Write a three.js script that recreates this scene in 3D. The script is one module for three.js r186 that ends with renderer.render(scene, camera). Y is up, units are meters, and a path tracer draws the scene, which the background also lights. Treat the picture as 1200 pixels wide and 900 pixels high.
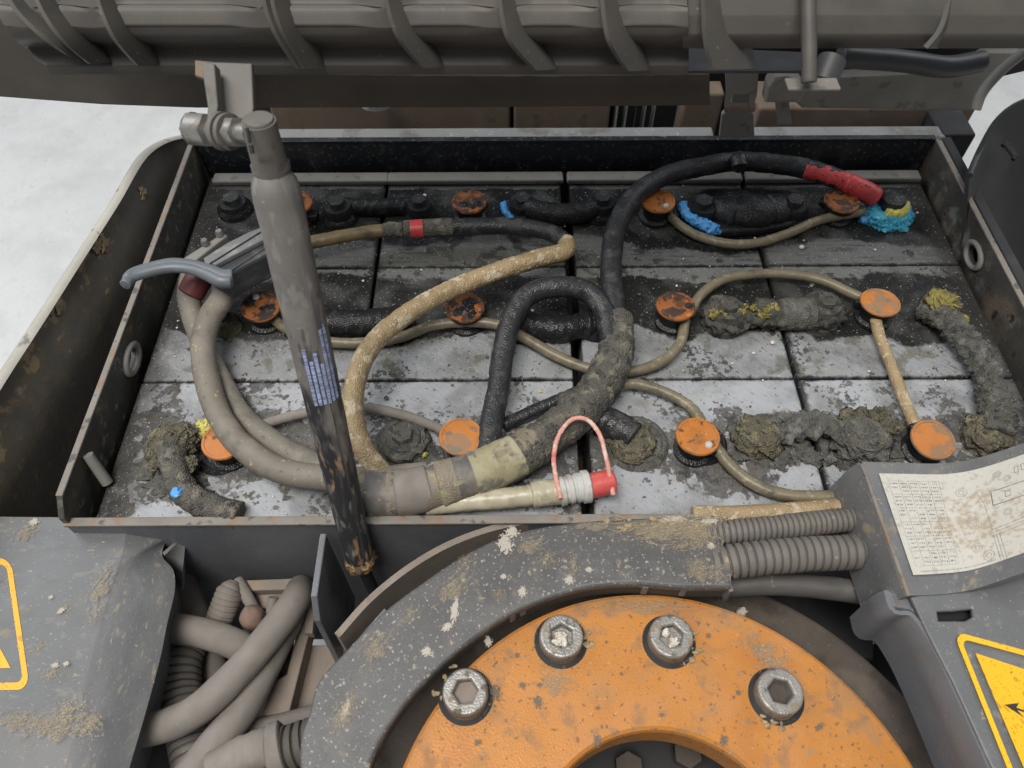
import * as THREE from 'three';
import { RoundedBoxGeometry } from 'three/addons/geometries/RoundedBoxGeometry.js';
import { mergeGeometries, mergeVertices, toCreasedNormals } from 'three/addons/utils/BufferGeometryUtils.js';
import { RectAreaLightUniformsLib } from 'three/addons/lights/RectAreaLightUniformsLib.js';
import { createNoise2D, createNoise3D } from 'simplex-noise';

// ------------------------------------------------------------------ camera, light, exposure
const scene = new THREE.Scene();
const CAM = new THREE.Vector3(-0.064, 0.569, 0), PITCH = 54.4 * Math.PI / 180, YAW = 0.4 * Math.PI / 180, F = 900;
const camera = new THREE.PerspectiveCamera(2 * Math.atan(450 / F) * 180 / Math.PI, 4 / 3, 0.02, 60);
const FWD = new THREE.Vector3(Math.sin(YAW) * Math.cos(PITCH), -Math.sin(PITCH), -Math.cos(YAW) * Math.cos(PITCH));
camera.position.copy(CAM); camera.lookAt(CAM.clone().add(FWD)); camera.updateMatrixWorld(true);
camera.focus = 0.66; camera.userData.fStop = 11;
const RIGHT = new THREE.Vector3().setFromMatrixColumn(camera.matrixWorld, 0), UPV = new THREE.Vector3().setFromMatrixColumn(camera.matrixWorld, 1);

RectAreaLightUniformsLib.init();
scene.background = new THREE.Color(0.165, 0.17, 0.178);          // the even grey-white light of a big bright hall
const roofLight = (x, y, z, w, h, power, tx, ty, tz, c = 0xffffff) => {
  const l = new THREE.RectAreaLight(c, power, w, h); l.position.set(x, y, z); l.lookAt(tx, ty, tz); scene.add(l);
};
roofLight(-0.7, 3.2, 0.55, 2.0, 1.1, 16.5, 0, 0, -0.3, 0xfffaf3);   // skylights in the hall roof
roofLight(-3.6, 3.2, -2.2, 2.6, 2.6, 5.0, -2, -0.7, -1.6, 0xf6faff);
roofLight(3.4, 3.2, -2.4, 2.0, 2.0, 4.0, 2, -0.7, -2.0, 0xf6faff);
const EXPOSURE = 1.12;

// ------------------------------------------------------------------ helpers
let seed = 7;
const rnd = () => { seed |= 0; seed = seed + 0x6D2B79F5 | 0; let t = Math.imul(seed ^ seed >>> 15, 1 | seed); t = t + Math.imul(t ^ t >>> 7, 61 | t) ^ t; return ((t ^ t >>> 14) >>> 0) / 4294967296; };
const rr = (a, b) => a + (b - a) * rnd();
const N2 = createNoise2D(rnd), N3 = createNoise3D(rnd);
const V = (x, y, z) => new THREE.Vector3(x, y, z);
const clamp = (x, a = 0, b = 1) => Math.min(b, Math.max(a, x));
const sm = (a, b, x) => { const t = clamp((x - a) / (b - a)); return t * t * (3 - 2 * t); };
const lerp = (a, b, t) => a + (b - a) * t;
function fbm(x, y, oct = 4, gain = 0.55) { let s = 0, a = 1, n = 0; for (let i = 0; i < oct; i++) { s += a * N2(x, y); n += a; a *= gain; x = x * 2.03 + 17.3; y = y * 2.03 - 9.1; } return s / n; }
// measuring the place from the photograph: the spot seen at a pixel, at a known height, distance or wall
const ray = (px, py) => FWD.clone().addScaledVector(RIGHT, (px - 600) / F).addScaledVector(UPV, (450 - py) / F);
const P = (px, py, h = 0) => { const d = ray(px, py); return CAM.clone().addScaledVector(d, (h - CAM.y) / d.y); };
const D = (px, py, depth) => CAM.clone().addScaledVector(ray(px, py), depth);
const Z = (px, py, z) => { const d = ray(px, py); return CAM.clone().addScaledVector(d, (z - CAM.z) / d.z); };

const S = (c) => { c = clamp(c); return Math.round(255 * (c <= 0.0031308 ? 12.92 * c : 1.055 * Math.pow(c, 1 / 2.4) - 0.055)); };
function dataTex(w, h, data, srgb) {
  const t = new THREE.DataTexture(data, w, h, THREE.RGBAFormat); t.magFilter = t.minFilter = THREE.LinearFilter;
  t.wrapS = t.wrapT = THREE.MirroredRepeatWrapping; if (srgb) t.colorSpace = THREE.SRGBColorSpace; t.needsUpdate = true; return t;
}
// a worn surface: a base colour and layers of dirt, dust, rust or chips, each with its own colour, gloss and relief
function surface({ full = false, size = 0.25, sizeY, res = full ? 480 : 352, resY, base, rough = 0.6, vary = 0.15, varyF = 14, layers = [], metal = 0, bump = 0.0006, hook, extra = {} }) {
  sizeY = sizeY || size; resY = resY || res;
  const C = new Uint8Array(res * resY * 4), R = new Uint8Array(full ? res * resY * 4 : 0), ox = rr(0, 500), oy = rr(0, 500);
  const offs = layers.map(() => [rr(0, 300), rr(0, 300)]);
  for (let j = 0; j < resY; j++) for (let i = 0; i < res; i++) {
    const x = i / res * size, y = j / resY * sizeY, k = (j * res + i) * 4;
    const v = 1 + vary * fbm((x + ox) * varyF, (y + oy) * varyF, 4) + vary * 0.5 * N2((x + ox) * 900, (y + oy) * 900);
    const s = { c: [base[0] * v, base[1] * v, base[2] * v], r: rough + 0.08 * fbm((x + oy) * 60, (y + ox) * 60, 2), h: 0.5 + 0.12 * N2((x + ox) * 420, (y + oy) * 420) };
    s.mix = (m, c, r, h = 0) => { for (let q = 0; q < 3; q++) s.c[q] = lerp(s.c[q], c[q], m); s.r = lerp(s.r, r, m); s.h += m * h; };
    layers.forEach((L, n) => {
      const f = L.f, a = L.stretch || 1;
      const m = sm(L.t, L.t + (L.s ?? 0.1) * 1.6, fbm((x + offs[n][0]) * f, (y + offs[n][1]) * f * a, L.o || 4)) * (L.a ?? 1);
      if (m > 0) s.mix(m, L.c, L.r ?? rough, L.h || 0);
    });
    if (hook) hook(x, y, s);
    C[k] = S(s.c[0]); C[k + 1] = S(s.c[1]); C[k + 2] = S(s.c[2]); C[k + 3] = 255;
    if (full) { R[k] = R[k + 2] = 255 * clamp(s.h); R[k + 1] = 255 * clamp(s.r, 0.05, 1); R[k + 3] = 255; }   // gloss in green, relief in the others
  }
  const map = dataTex(res, resY, C, true), rm = full ? dataTex(res, resY, R) : null;
  for (const t of [map, rm]) if (t) t.repeat.set(1 / size, 1 / sizeY);
  return new THREE.MeshPhysicalMaterial({ map, roughnessMap: rm, bumpMap: rm || map, bumpScale: bump * (full ? 1.4 : 0.8), roughness: full ? 1 : rough, metalness: metal, side: THREE.DoubleSide, ...extra });
}
const plain = (r, g, b, rough = 0.6, metal = 0) => new THREE.MeshStandardMaterial({ color: new THREE.Color(r, g, b), roughness: rough, metalness: metal, side: THREE.DoubleSide });

// texture coordinates in metres from the dominant direction of each face
function boxUV(g0) {
  const g = g0.index ? g0.toNonIndexed() : g0, p = g.attributes.position, uv = new Float32Array(p.count * 2);
  const a = V(), b = V(), c = V(), n = V();
  for (let i = 0; i < p.count; i += 3) {
    a.fromBufferAttribute(p, i); b.fromBufferAttribute(p, i + 1); c.fromBufferAttribute(p, i + 2);
    n.crossVectors(b.clone().sub(a), c.clone().sub(a)); const ax = Math.abs(n.x), ay = Math.abs(n.y), az = Math.abs(n.z);
    [a, b, c].forEach((q, k) => {
      const [u, v] = ay >= ax && ay >= az ? [q.x, q.z] : ax >= az ? [q.z, q.y] : [q.x, q.y];
      uv[(i + k) * 2] = u; uv[(i + k) * 2 + 1] = v;
    });
  }
  g.setAttribute('uv', new THREE.BufferAttribute(uv, 2)); return g;
}
const clean = (g) => { for (const k of Object.keys(g.attributes)) if (!['position', 'normal', 'uv'].includes(k)) g.deleteAttribute(k); return g.index ? g.toNonIndexed() : g; };
const merge = (l) => l.length === 1 ? clean(l[0]) : mergeGeometries(l.map(clean));
const used = new Map();
function numbered(name) { const n = used.get(name) || 0; used.set(name, n + 1); return n ? `${name}_${String(n).padStart(3, '0')}` : name; }
function mesh(name, geos, mat, parent) {
  const m = new THREE.Mesh(merge([geos].flat()), mat); m.castShadow = m.receiveShadow = true;
  m.name = name; if (parent) parent.add(m); return m;
}
function tag(o, label, category, group) { o.name = numbered(o.name); o.userData = { label, category }; if (group) o.userData.group = group; scene.add(o); return o; }
const tops = [];
function thing(name, label, category, group) { const o = new THREE.Group(); o.name = name; tops.push(o); return tag(o, label, category, group); }
function single(name, geos, mat, label, category, group) { const m = mesh(name, geos, mat); tops.push(m); return tag(m, label, category, group); }
function structure(name, geos, mat, label) { const m = mesh(name, geos, mat); m.userData = { kind: 'structure' }; if (label) m.userData.label = label; scene.add(m); return m; }
function settle() {                                              // every thing gets its origin at its own base
  for (const o of tops) {
    const b = new THREE.Box3().setFromObject(o), c = V((b.min.x + b.max.x) / 2, b.min.y, (b.min.z + b.max.z) / 2);
    if (o.isMesh) o.geometry.translate(-c.x, -c.y, -c.z); else for (const k of o.children) k.position.sub(c);
    o.position.add(c);
  }
}
// shapes
function rbox(w, h, d, r, x, y, z) { const g = new RoundedBoxGeometry(w, h, d, 2, Math.min(r, w / 2.1, h / 2.1, d / 2.1)); g.translate(x, y, z); return boxUV(g); }
function slab(pts, top, thick, bevel = 0.001, holes = [], seg = 2) {  // outline as [x, z] in metres
  const sh = new THREE.Shape(pts.map((q) => new THREE.Vector2(q.x, -q.z)));
  for (const h of holes) sh.holes.push(new THREE.Path(h.map((q) => new THREE.Vector2(q.x, -q.z))));
  const g = new THREE.ExtrudeGeometry(sh, { depth: thick - 2 * bevel, bevelEnabled: bevel > 0, bevelSize: bevel, bevelThickness: bevel, bevelSegments: seg, bevelOffset: -bevel, curveSegments: 6 });
  g.rotateX(-Math.PI / 2); g.translate(0, top - thick + bevel, 0); return boxUV(g);
}
function upright(pts, z, thick, bevel = 0.001, holes = []) {        // outline as [x, y] in metres standing at z, growing towards +z
  const sh = new THREE.Shape(pts.map((q) => new THREE.Vector2(q.x, q.y)));
  for (const h of holes) sh.holes.push(new THREE.Path(h.map((q) => new THREE.Vector2(q.x, q.y))));
  const g = new THREE.ExtrudeGeometry(sh, { depth: thick - 2 * bevel, bevelEnabled: bevel > 0, bevelSize: bevel, bevelThickness: bevel, bevelSegments: 2, bevelOffset: -bevel, curveSegments: 8 });
  g.translate(0, 0, z + bevel); return boxUV(g);
}
function sheet(fn, nu, nv, thick = 0.002, uvScale) {                // a curved sheet with thickness from fn(u, v) -> Vector3
  const pos = [], nor = [], e = 1e-3, pt = [];
  for (let j = 0; j <= nv; j++) for (let i = 0; i <= nu; i++) {
    const u = i / nu, v = j / nv, p = fn(u, v);
    const n = fn(Math.min(1, u + e), v).sub(fn(Math.max(0, u - e), v)).cross(fn(u, Math.min(1, v + e)).sub(fn(u, Math.max(0, v - e)))).normalize();
    pt.push([p, n]);
  }
  const grid = (off, flip) => {
    const g = new THREE.BufferGeometry(), a = [], uv = [], idx = [];
    pt.forEach(([p, n], k) => { const q = p.clone().addScaledVector(n, off); a.push(q.x, q.y, q.z); uv.push((k % (nu + 1)) / nu * uvScale[0], Math.floor(k / (nu + 1)) / nv * uvScale[1]); });
    for (let j = 0; j < nv; j++) for (let i = 0; i < nu; i++) { const A = j * (nu + 1) + i, B = A + 1, C = A + nu + 1, E = C + 1; flip ? idx.push(A, C, B, B, C, E) : idx.push(A, B, C, B, E, C); }
    g.setAttribute('position', new THREE.Float32BufferAttribute(a, 3)); g.setAttribute('uv', new THREE.Float32BufferAttribute(uv, 2)); g.setIndex(idx); g.computeVertexNormals(); return g.toNonIndexed();
  };
  if (!uvScale) uvScale = [pt[0][0].distanceTo(pt[nu][0]), pt[0][0].distanceTo(pt[nv * (nu + 1)][0])];
  const rim = [], at = (i, j) => pt[j * (nu + 1) + i], loop = [];
  for (let i = 0; i < nu; i++) loop.push([i, 0]); for (let j = 0; j < nv; j++) loop.push([nu, j]);
  for (let i = nu; i > 0; i--) loop.push([i, nv]); for (let j = nv; j > 0; j--) loop.push([0, j]);
  loop.forEach((l, k) => {
    const [p, n] = at(...l), [q, m] = at(...loop[(k + 1) % loop.length]);
    const p2 = p.clone().addScaledVector(n, -thick), q2 = q.clone().addScaledVector(m, -thick);
    rim.push(p, p2, q, q, p2, q2);
  });
  const rg = new THREE.BufferGeometry().setFromPoints(rim); rg.computeVertexNormals();
  return merge([grid(0, false), grid(-thick, true), boxUV(rg)]);
}
function tube(pts, r, { seg = 90, rad = 14, prof, lump = 0, lumpF = 120, tension = 0.5, cap = true, flat = 1 } = {}) {
  const curve = new THREE.CatmullRomCurve3(pts, false, 'centripetal', tension), len = curve.getLength(), fr = curve.computeFrenetFrames(seg, false);
  const pos = [], uv = [], idx = [], off = rr(0, 3);
  const row = (c, N, B, R, v, s) => {
    for (let k = 0; k <= rad; k++) {
      const a = k / rad * Math.PI * 2, ca = Math.cos(a), sa = Math.sin(a);
      let d = N.clone().multiplyScalar(ca).addScaledVector(B, sa), q = R * (1 + 0.035 * N3(c.x * 34 + 3 * ca, c.y * 34 + 3 * sa, c.z * 34));
      if (lump) { const w = c.clone().addScaledVector(d, R); q += lump * (N3(w.x * lumpF + 9, w.y * lumpF, w.z * lumpF) + 0.5 * N3(w.x * lumpF * 2.4, w.y * lumpF * 2.4, w.z * lumpF * 2.4 + 5)); }
      if (R < 1e-5) q = 0;
      d.multiplyScalar(q); if (flat !== 1) d.y *= flat;
      pos.push(c.x + d.x, c.y + d.y, c.z + d.z); uv.push(k / rad * Math.PI * 2 * r + off, s);
    }
  };
  const rings = [], R0 = typeof prof === 'function' ? prof(0, 0) : 1, R1 = typeof prof === 'function' ? prof(1, len) : 1;
  for (let i = 0; i <= seg; i++) {
    const t = i / seg, c = curve.getPointAt(t);
    if (cap && i === 0) { const T = fr.tangents[0]; row(c.clone().addScaledVector(T, -r * 0.12), fr.normals[0], fr.binormals[0], 0, 0, 0); row(c.clone().addScaledVector(T, -r * 0.1), fr.normals[0], fr.binormals[0], r * R0 * 0.86, 0, 0); rings.push(0, 0); }
    row(c, fr.normals[i], fr.binormals[i], r * (prof ? prof(t, t * len) : 1), t, t * len); rings.push(0);
    if (cap && i === seg) { const T = fr.tangents[seg]; row(c.clone().addScaledVector(T, r * 0.1), fr.normals[seg], fr.binormals[seg], r * R1 * 0.86, 1, len); row(c.clone().addScaledVector(T, r * 0.12), fr.normals[seg], fr.binormals[seg], 0, 1, len); rings.push(0, 0); }
  }
  const n = rings.length;
  for (let j = 0; j < n - 1; j++) for (let k = 0; k < rad; k++) { const A = j * (rad + 1) + k, B = A + rad + 1; idx.push(A, B, A + 1, A + 1, B, B + 1); }
  const g = new THREE.BufferGeometry();
  g.setAttribute('position', new THREE.Float32BufferAttribute(pos, 3)); g.setAttribute('uv', new THREE.Float32BufferAttribute(uv, 2)); g.setIndex(idx); g.computeVertexNormals();
  const nn = g.attributes.normal;                                  // close the seam where the ring meets itself
  for (let j = 0; j < n; j++) { const A = j * (rad + 1), B = A + rad, s = V(nn.getX(A) + nn.getX(B), nn.getY(A) + nn.getY(B), nn.getZ(A) + nn.getZ(B)).normalize(); nn.setXYZ(A, s.x, s.y, s.z); nn.setXYZ(B, s.x, s.y, s.z); }
  return g.toNonIndexed();
}
const px3 = (l) => l.map(([x, y, h]) => P(x, y, h));
const ridged = (pitch, depth, gap = 0.3) => (t, s) => { const q = (s / pitch) % 1; return 1 - depth * (q < gap ? Math.sin(q / gap * Math.PI) : 0); };
function blob(c, rx, ry, rz, amp = 0.25, f = 60, det = 20, floor = -1e9) {
  let g = new THREE.SphereGeometry(1, det, Math.round(det * 0.7)); g.deleteAttribute('uv'); g.deleteAttribute('normal'); g = mergeVertices(g, 1e-4);
  const p = g.attributes.position, q = V(), o = V(rr(0, 90), rr(0, 90), rr(0, 90));
  for (let i = 0; i < p.count; i++) {
    q.fromBufferAttribute(p, i); const w = V(q.x * rx, q.y * ry, q.z * rz).multiplyScalar(f).add(o);
    const s = 1 + amp * (N3(w.x, w.y, w.z) + 0.5 * N3(w.x * 2.3, w.y * 2.3, w.z * 2.3) + 0.3 * N3(w.x * 5, w.y * 5, w.z * 5));
    p.setXYZ(i, c.x + q.x * rx * s, Math.max(floor, c.y + q.y * ry * s), c.z + q.z * rz * s);
  }
  g.computeVertexNormals(); return boxUV(g);
}
function lathe(prof, c, seg = 28, tilt, crease = 0.7) { const g = new THREE.LatheGeometry(prof.map(([r, y]) => new THREE.Vector2(r, y)), seg); if (tilt) g.rotateX(tilt[0]).rotateZ(tilt[1]); g.translate(c.x, c.y, c.z); return boxUV(toCreasedNormals(g, crease)); }
function between(g, a, b) { const d = b.clone().sub(a), q = new THREE.Quaternion().setFromUnitVectors(V(0, 1, 0), d.clone().normalize()); g.applyQuaternion(q); g.translate((a.x + b.x) / 2, (a.y + b.y) / 2, (a.z + b.z) / 2); return g; }
function rod(a, b, r0, r1 = r0, seg = 28, smooth = true) { const g = between(new THREE.CylinderGeometry(r1, r0, a.distanceTo(b), seg, 1), a, b); return boxUV(smooth ? g : g); }

// ------------------------------------------------------------------ surfaces
const TAN = [0.30, 0.25, 0.18], DUST = [0.25, 0.225, 0.195], RUST = [0.16, 0.065, 0.025], PALE = [0.55, 0.53, 0.48];
const M = {};
M.floor = surface({ size: 2, res: 512, base: [0.6, 0.61, 0.61], rough: 0.55, vary: 0.1, varyF: 1.6, layers: [{ c: [0.47, 0.475, 0.47], f: 4, t: -0.1, s: 0.6, a: 0.6 }, { c: [0.52, 0.52, 0.51], f: 13, t: 0.0, s: 0.5, a: 0.5 }, { c: [0.24, 0.235, 0.22], f: 11, t: 0.42, s: 0.3, a: 0.2 }, { c: [0.68, 0.685, 0.68], f: 8, t: 0.1, s: 0.5, a: 0.5 }, { c: [0.3, 0.29, 0.27], f: 34, t: 0.55, s: 0.1, a: 0.5 }] });
M.tray = surface({ full: true, extra: { specularIntensity: 0.6 }, size: 0.3, base: [0.022, 0.024, 0.027], rough: 0.5, vary: 0.3, bump: 0.001, layers: [{ c: [0.09, 0.085, 0.075], f: 16, t: 0.05, s: 0.5, a: 0.55, r: 0.8 }, { c: [0.12, 0.075, 0.04], f: 22, t: 0.3, s: 0.15, a: 0.6, r: 0.9, h: 0.1 }, { c: [0.3, 0.28, 0.24], f: 120, t: 0.52, s: 0.08, a: 0.75, r: 0.9, h: 0.3 }] });
M.trayLeft = surface({ size: 0.3, base: [0.05, 0.05, 0.046], rough: 0.6, vary: 0.3, bump: 0.002, layers: [{ c: [0.09, 0.082, 0.055], f: 18, t: 0, s: 0.4, a: 0.75 }, { c: [0.2, 0.19, 0.15], f: 40, t: 0.3, s: 0.2, a: 0.7 }, { c: [0.22, 0.13, 0.06], f: 30, t: 0.35, s: 0.2, a: 0.7 }] });
M.trayBack = surface({ full: true, size: 0.3, base: [0.018, 0.021, 0.026], rough: 0.42, vary: 0.3, bump: 0.001, layers: [{ c: [0.07, 0.072, 0.075], f: 12, t: 0.1, s: 0.5, a: 0.6, r: 0.7 }, { c: [0.42, 0.42, 0.4], f: 130, t: 0.5, s: 0.06, a: 0.65, r: 0.9, h: 0.3 }, { c: [0.15, 0.15, 0.15], f: 60, t: 0.2, s: 0.3, a: 0.5, r: 0.9 }] });
M.trayRight = surface({ full: true, size: 0.3, base: [0.06, 0.057, 0.052], rough: 0.55, vary: 0.3, bump: 0.001, layers: [{ c: [0.12, 0.1, 0.075], f: 11, t: -0.05, s: 0.35, a: 0.8, r: 0.85 }, { c: [0.22, 0.22, 0.21], f: 17, t: 0.25, s: 0.3, a: 0.6, r: 0.8 }, { c: RUST, f: 26, t: 0.3, s: 0.3, a: 0.5, r: 0.9 }, { c: [0.02, 0.02, 0.02], f: 30, t: 0.35, s: 0.15, a: 0.9, r: 0.5 }] });
M.edge = surface({ size: 0.2, base: [0.2, 0.185, 0.165], rough: 0.75, vary: 0.3, layers: [{ c: [0.25, 0.14, 0.07], f: 30, t: 0.1, s: 0.3, a: 0.7, r: 0.9 }, { c: [0.06, 0.06, 0.06], f: 50, t: 0.25, s: 0.2, a: 0.8 }] });
M.panel = surface({ full: true, size: 0.8, sizeY: 0.45, res: 720, resY: 405, hook: (x, y, s) => { const n = fbm(x * 22 + 5, y * 22, 5), q = fbm(x * 60, y * 60 + 8, 4); s.mix(sm(-0.25, 0.6, 0.5 - y * 9 + n * 0.7 + q * 0.15) * sm(0.08, 0.25, x) * 0.75, [0.15, 0.125, 0.088], 0.95, 0.3); s.mix(sm(0.35, 0.6, 0.32 - y * 9 + n * 0.9 + q * 0.5) * 0.7 * sm(0.1, 0.2, x), [0.34, 0.255, 0.15], 0.95, 0.5); }, base: [0.115, 0.108, 0.097], rough: 0.55, vary: 0.2, bump: 0.0006, layers: [{ c: [0.085, 0.072, 0.055], f: 7, t: 0, s: 0.5, a: 0.7, r: 0.85 }, { c: [0.16, 0.12, 0.075], f: 13, t: 0.35, s: 0.4, a: 0.6, r: 0.95, h: 0.2 }, { c: [0.2, 0.15, 0.09], f: 30, t: 0.4, s: 0.2, a: 0.6, r: 0.95, h: 0.2 }] });
M.rimPale = surface({ size: 0.3, base: [0.4, 0.385, 0.345], rough: 0.7, vary: 0.15, layers: [{ c: [0.1, 0.09, 0.075], f: 28, t: 0.35, s: 0.2, a: 0.7 }] });
M.hood = surface({ size: 0.4, base: [0.085, 0.081, 0.074], rough: 0.6, vary: 0.14, varyF: 9, bump: 0.0003, layers: [{ c: [0.135, 0.12, 0.094], f: 7, t: 0, s: 0.6, a: 0.6, r: 0.85 }, { c: [0.3, 0.28, 0.24], f: 60, t: 0.6, s: 0.1, a: 0.3 }, { c: [0.05, 0.053, 0.058], f: 8, t: 0.1, s: 0.5, a: 0.7, r: 0.5 }, { c: [0.45, 0.43, 0.4], f: 150, t: 0.68, s: 0.05, a: 0.7 }] });
M.hoodLip = surface({ size: 0.4, base: [0.12, 0.1, 0.083], rough: 0.85, vary: 0.14, varyF: 10, bump: 0.0003, layers: [{ c: [0.16, 0.135, 0.11], f: 10, t: 0.05, s: 0.5, a: 0.7 }, { c: [0.34, 0.3, 0.26], f: 140, t: 0.62, s: 0.08, a: 0.6 }, { c: [0.07, 0.055, 0.045], f: 9, t: 0.3, s: 0.3, a: 0.5 }] });
M.hoodShell = surface({ size: 0.4, base: [0.075, 0.067, 0.058], rough: 0.75, vary: 0.15, varyF: 10, bump: 0.0003, layers: [{ c: [0.105, 0.09, 0.075], f: 9, t: 0.05, s: 0.5, a: 0.7 }] });
M.greyMetal = surface({ size: 0.3, base: [0.2, 0.195, 0.178], rough: 0.6, vary: 0.15, layers: [{ c: [0.27, 0.255, 0.225], f: 14, t: 0, s: 0.5, a: 0.6, r: 0.85 }, { c: [0.09, 0.08, 0.07], f: 30, t: 0.3, s: 0.2, a: 0.6 }, { c: [0.4, 0.36, 0.28], f: 130, t: 0.6, s: 0.08, a: 0.7 }] });
M.bracket = surface({ size: 0.3, base: [0.13, 0.125, 0.114], rough: 0.65, vary: 0.15, layers: [{ c: [0.19, 0.175, 0.152], f: 20, t: 0, s: 0.5, a: 0.6, r: 0.85 }, { c: [0.06, 0.055, 0.05], f: 40, t: 0.3, s: 0.2, a: 0.6 }] });
M.beam = surface({ size: 0.4, base: [0.3, 0.305, 0.3], rough: 0.5, vary: 0.12, layers: [{ c: [0.16, 0.15, 0.13], f: 13, t: 0.15, s: 0.3, a: 0.7 }, { c: [0.55, 0.54, 0.5], f: 60, t: 0.45, s: 0.1, a: 0.7 }] });
M.brown = surface({ size: 0.4, base: [0.2, 0.15, 0.11], rough: 0.85, vary: 0.15, layers: [{ c: [0.27, 0.21, 0.165], f: 9, t: 0, s: 0.5, a: 0.7 }, { c: [0.1, 0.075, 0.055], f: 20, t: 0.35, s: 0.2, a: 0.6 }] });
M.bulk = surface({ full: true, size: 0.35, base: [0.14, 0.148, 0.163], rough: 0.42, vary: 0.15, bump: 0.0004, layers: [{ c: [0.09, 0.088, 0.084], f: 8, t: 0.1, s: 0.5, a: 0.5, r: 0.75 }, { c: [0.2, 0.14, 0.09], f: 45, t: 0.5, s: 0.12, a: 0.6, r: 0.9 }, { c: [0.45, 0.43, 0.4], f: 200, t: 0.66, s: 0.05, a: 0.6 }] });
M.cover = surface({ full: true, size: 0.35, res: 1024, base: [0.122, 0.127, 0.132], rough: 0.45, vary: 0.12, bump: 0.00012, layers: [{ c: [0.19, 0.19, 0.184], f: 10, t: -0.1, s: 0.6, a: 0.6, r: 0.7 }, { c: [0.3, 0.25, 0.165], f: 22, t: 0.4, s: 0.2, a: 0.7, r: 0.95, h: 0.2 }, { c: [0.42, 0.34, 0.22], f: 60, t: 0.5, s: 0.14, a: 0.7, r: 0.95, h: 0.3 }, { c: [0.5, 0.5, 0.48], f: 260, t: 0.52, s: 0.06, a: 0.6, r: 0.9 }, { c: [0.28, 0.27, 0.24], f: 46, t: 0.3, s: 0.25, a: 0.45, r: 0.9 }, { c: [0.03, 0.032, 0.035], f: 200, t: 0.6, s: 0.06, a: 0.6 }] });
M.guard = surface({ full: true, size: 0.35, res: 1024, base: [0.09, 0.091, 0.092], rough: 0.48, vary: 0.16, bump: 0.0002, layers: [{ c: [0.15, 0.148, 0.142], f: 16, t: -0.02, s: 0.5, a: 0.6, r: 0.75 }, { c: [0.3, 0.25, 0.17], f: 40, t: 0.42, s: 0.25, a: 0.55, r: 0.95, h: 0.2 }, { c: [0.5, 0.48, 0.43], f: 34, t: 0.55, s: 0.14, a: 0.6, r: 0.95, h: 0.3 }, { c: [0.5, 0.46, 0.38], f: 190, t: 0.42, s: 0.08, a: 0.7, r: 0.9, h: 0.3 }, { c: [0.42, 0.36, 0.25], f: 80, t: 0.46, s: 0.12, a: 0.6, r: 0.9, h: 0.3 }, { c: [0.02, 0.02, 0.02], f: 150, t: 0.55, s: 0.06, a: 0.6 }] });
M.chalk = surface({ size: 0.12, base: [0.6, 0.57, 0.5], rough: 0.95, vary: 0.2, varyF: 60, bump: 0.002, layers: [{ c: [0.35, 0.27, 0.17], f: 50, t: 0.1, s: 0.3, a: 0.8, h: -0.2 }] });
M.orange = surface({ full: true, size: 0.4, res: 1024, base: [0.47, 0.192, 0.036], rough: 0.45, vary: 0.1, varyF: 18, bump: 0.0004, layers: [{ c: [0.46, 0.2, 0.065], f: 12, t: 0, s: 0.5, a: 0.7, r: 0.7 }, { c: [0.3, 0.175, 0.085], f: 15, t: 0.02, s: 0.4, a: 0.65, r: 0.85 }, { c: [0.38, 0.125, 0.02], f: 8, t: 0.05, s: 0.4, a: 0.45, r: 0.45 }, { c: [0.1, 0.07, 0.05], f: 110, t: 0.4, s: 0.12, a: 0.7, r: 0.9 }, { c: [0.22, 0.14, 0.08], f: 34, t: 0.12, s: 0.35, a: 0.6, r: 0.85 }, { c: [0.26, 0.2, 0.14], f: 55, t: 0.52, s: 0.07, a: 0.7, r: 0.8, h: -0.25 }, { c: [0.12, 0.08, 0.05], f: 190, t: 0.56, s: 0.06, a: 0.75, r: 0.8, h: -0.35 }, { c: [0.55, 0.45, 0.3], f: 150, t: 0.6, s: 0.06, a: 0.7, h: 0.2 }, { c: [0.14, 0.08, 0.04], f: 70, t: 0.57, s: 0.07, a: 0.5 }] });
M.cap = surface({ size: 0.16, base: [0.45, 0.155, 0.025], rough: 0.5, vary: 0.12, varyF: 40, bump: 0.0008, layers: [{ c: [0.16, 0.06, 0.02], f: 34, t: -0.05, s: 0.4, a: 0.75, r: 0.8 }, { c: [0.2, 0.13, 0.08], f: 60, t: 0.2, s: 0.3, a: 0.6, r: 0.9 }, { c: [0.045, 0.035, 0.03], f: 60, t: 0.3, s: 0.12, a: 0.85, r: 0.85, h: 0.15 }, { c: [0.4, 0.3, 0.2], f: 130, t: 0.45, s: 0.1, a: 0.6 }] });
M.capDark = surface({ size: 0.16, base: [0.27, 0.085, 0.018], rough: 0.6, vary: 0.2, varyF: 40, bump: 0.001, layers: [{ c: [0.06, 0.03, 0.015], f: 40, t: -0.12, s: 0.3, a: 0.85, r: 0.8 }, { c: [0.022, 0.018, 0.016], f: 45, t: 0.0, s: 0.12, a: 0.9, r: 0.8, h: 0.2 }, { c: [0.55, 0.18, 0.025], f: 34, t: 0.45, s: 0.1, a: 0.7 }] });
M.capDust = surface({ size: 0.16, base: [0.46, 0.165, 0.032], rough: 0.6, vary: 0.15, varyF: 40, bump: 0.001, layers: [{ c: [0.24, 0.155, 0.09], f: 30, t: -0.1, s: 0.2, a: 0.8, r: 0.9, h: 0.2 }, { c: [0.16, 0.13, 0.1], f: 50, t: 0.25, s: 0.15, a: 0.8, r: 0.9, h: 0.2 }] });
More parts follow.
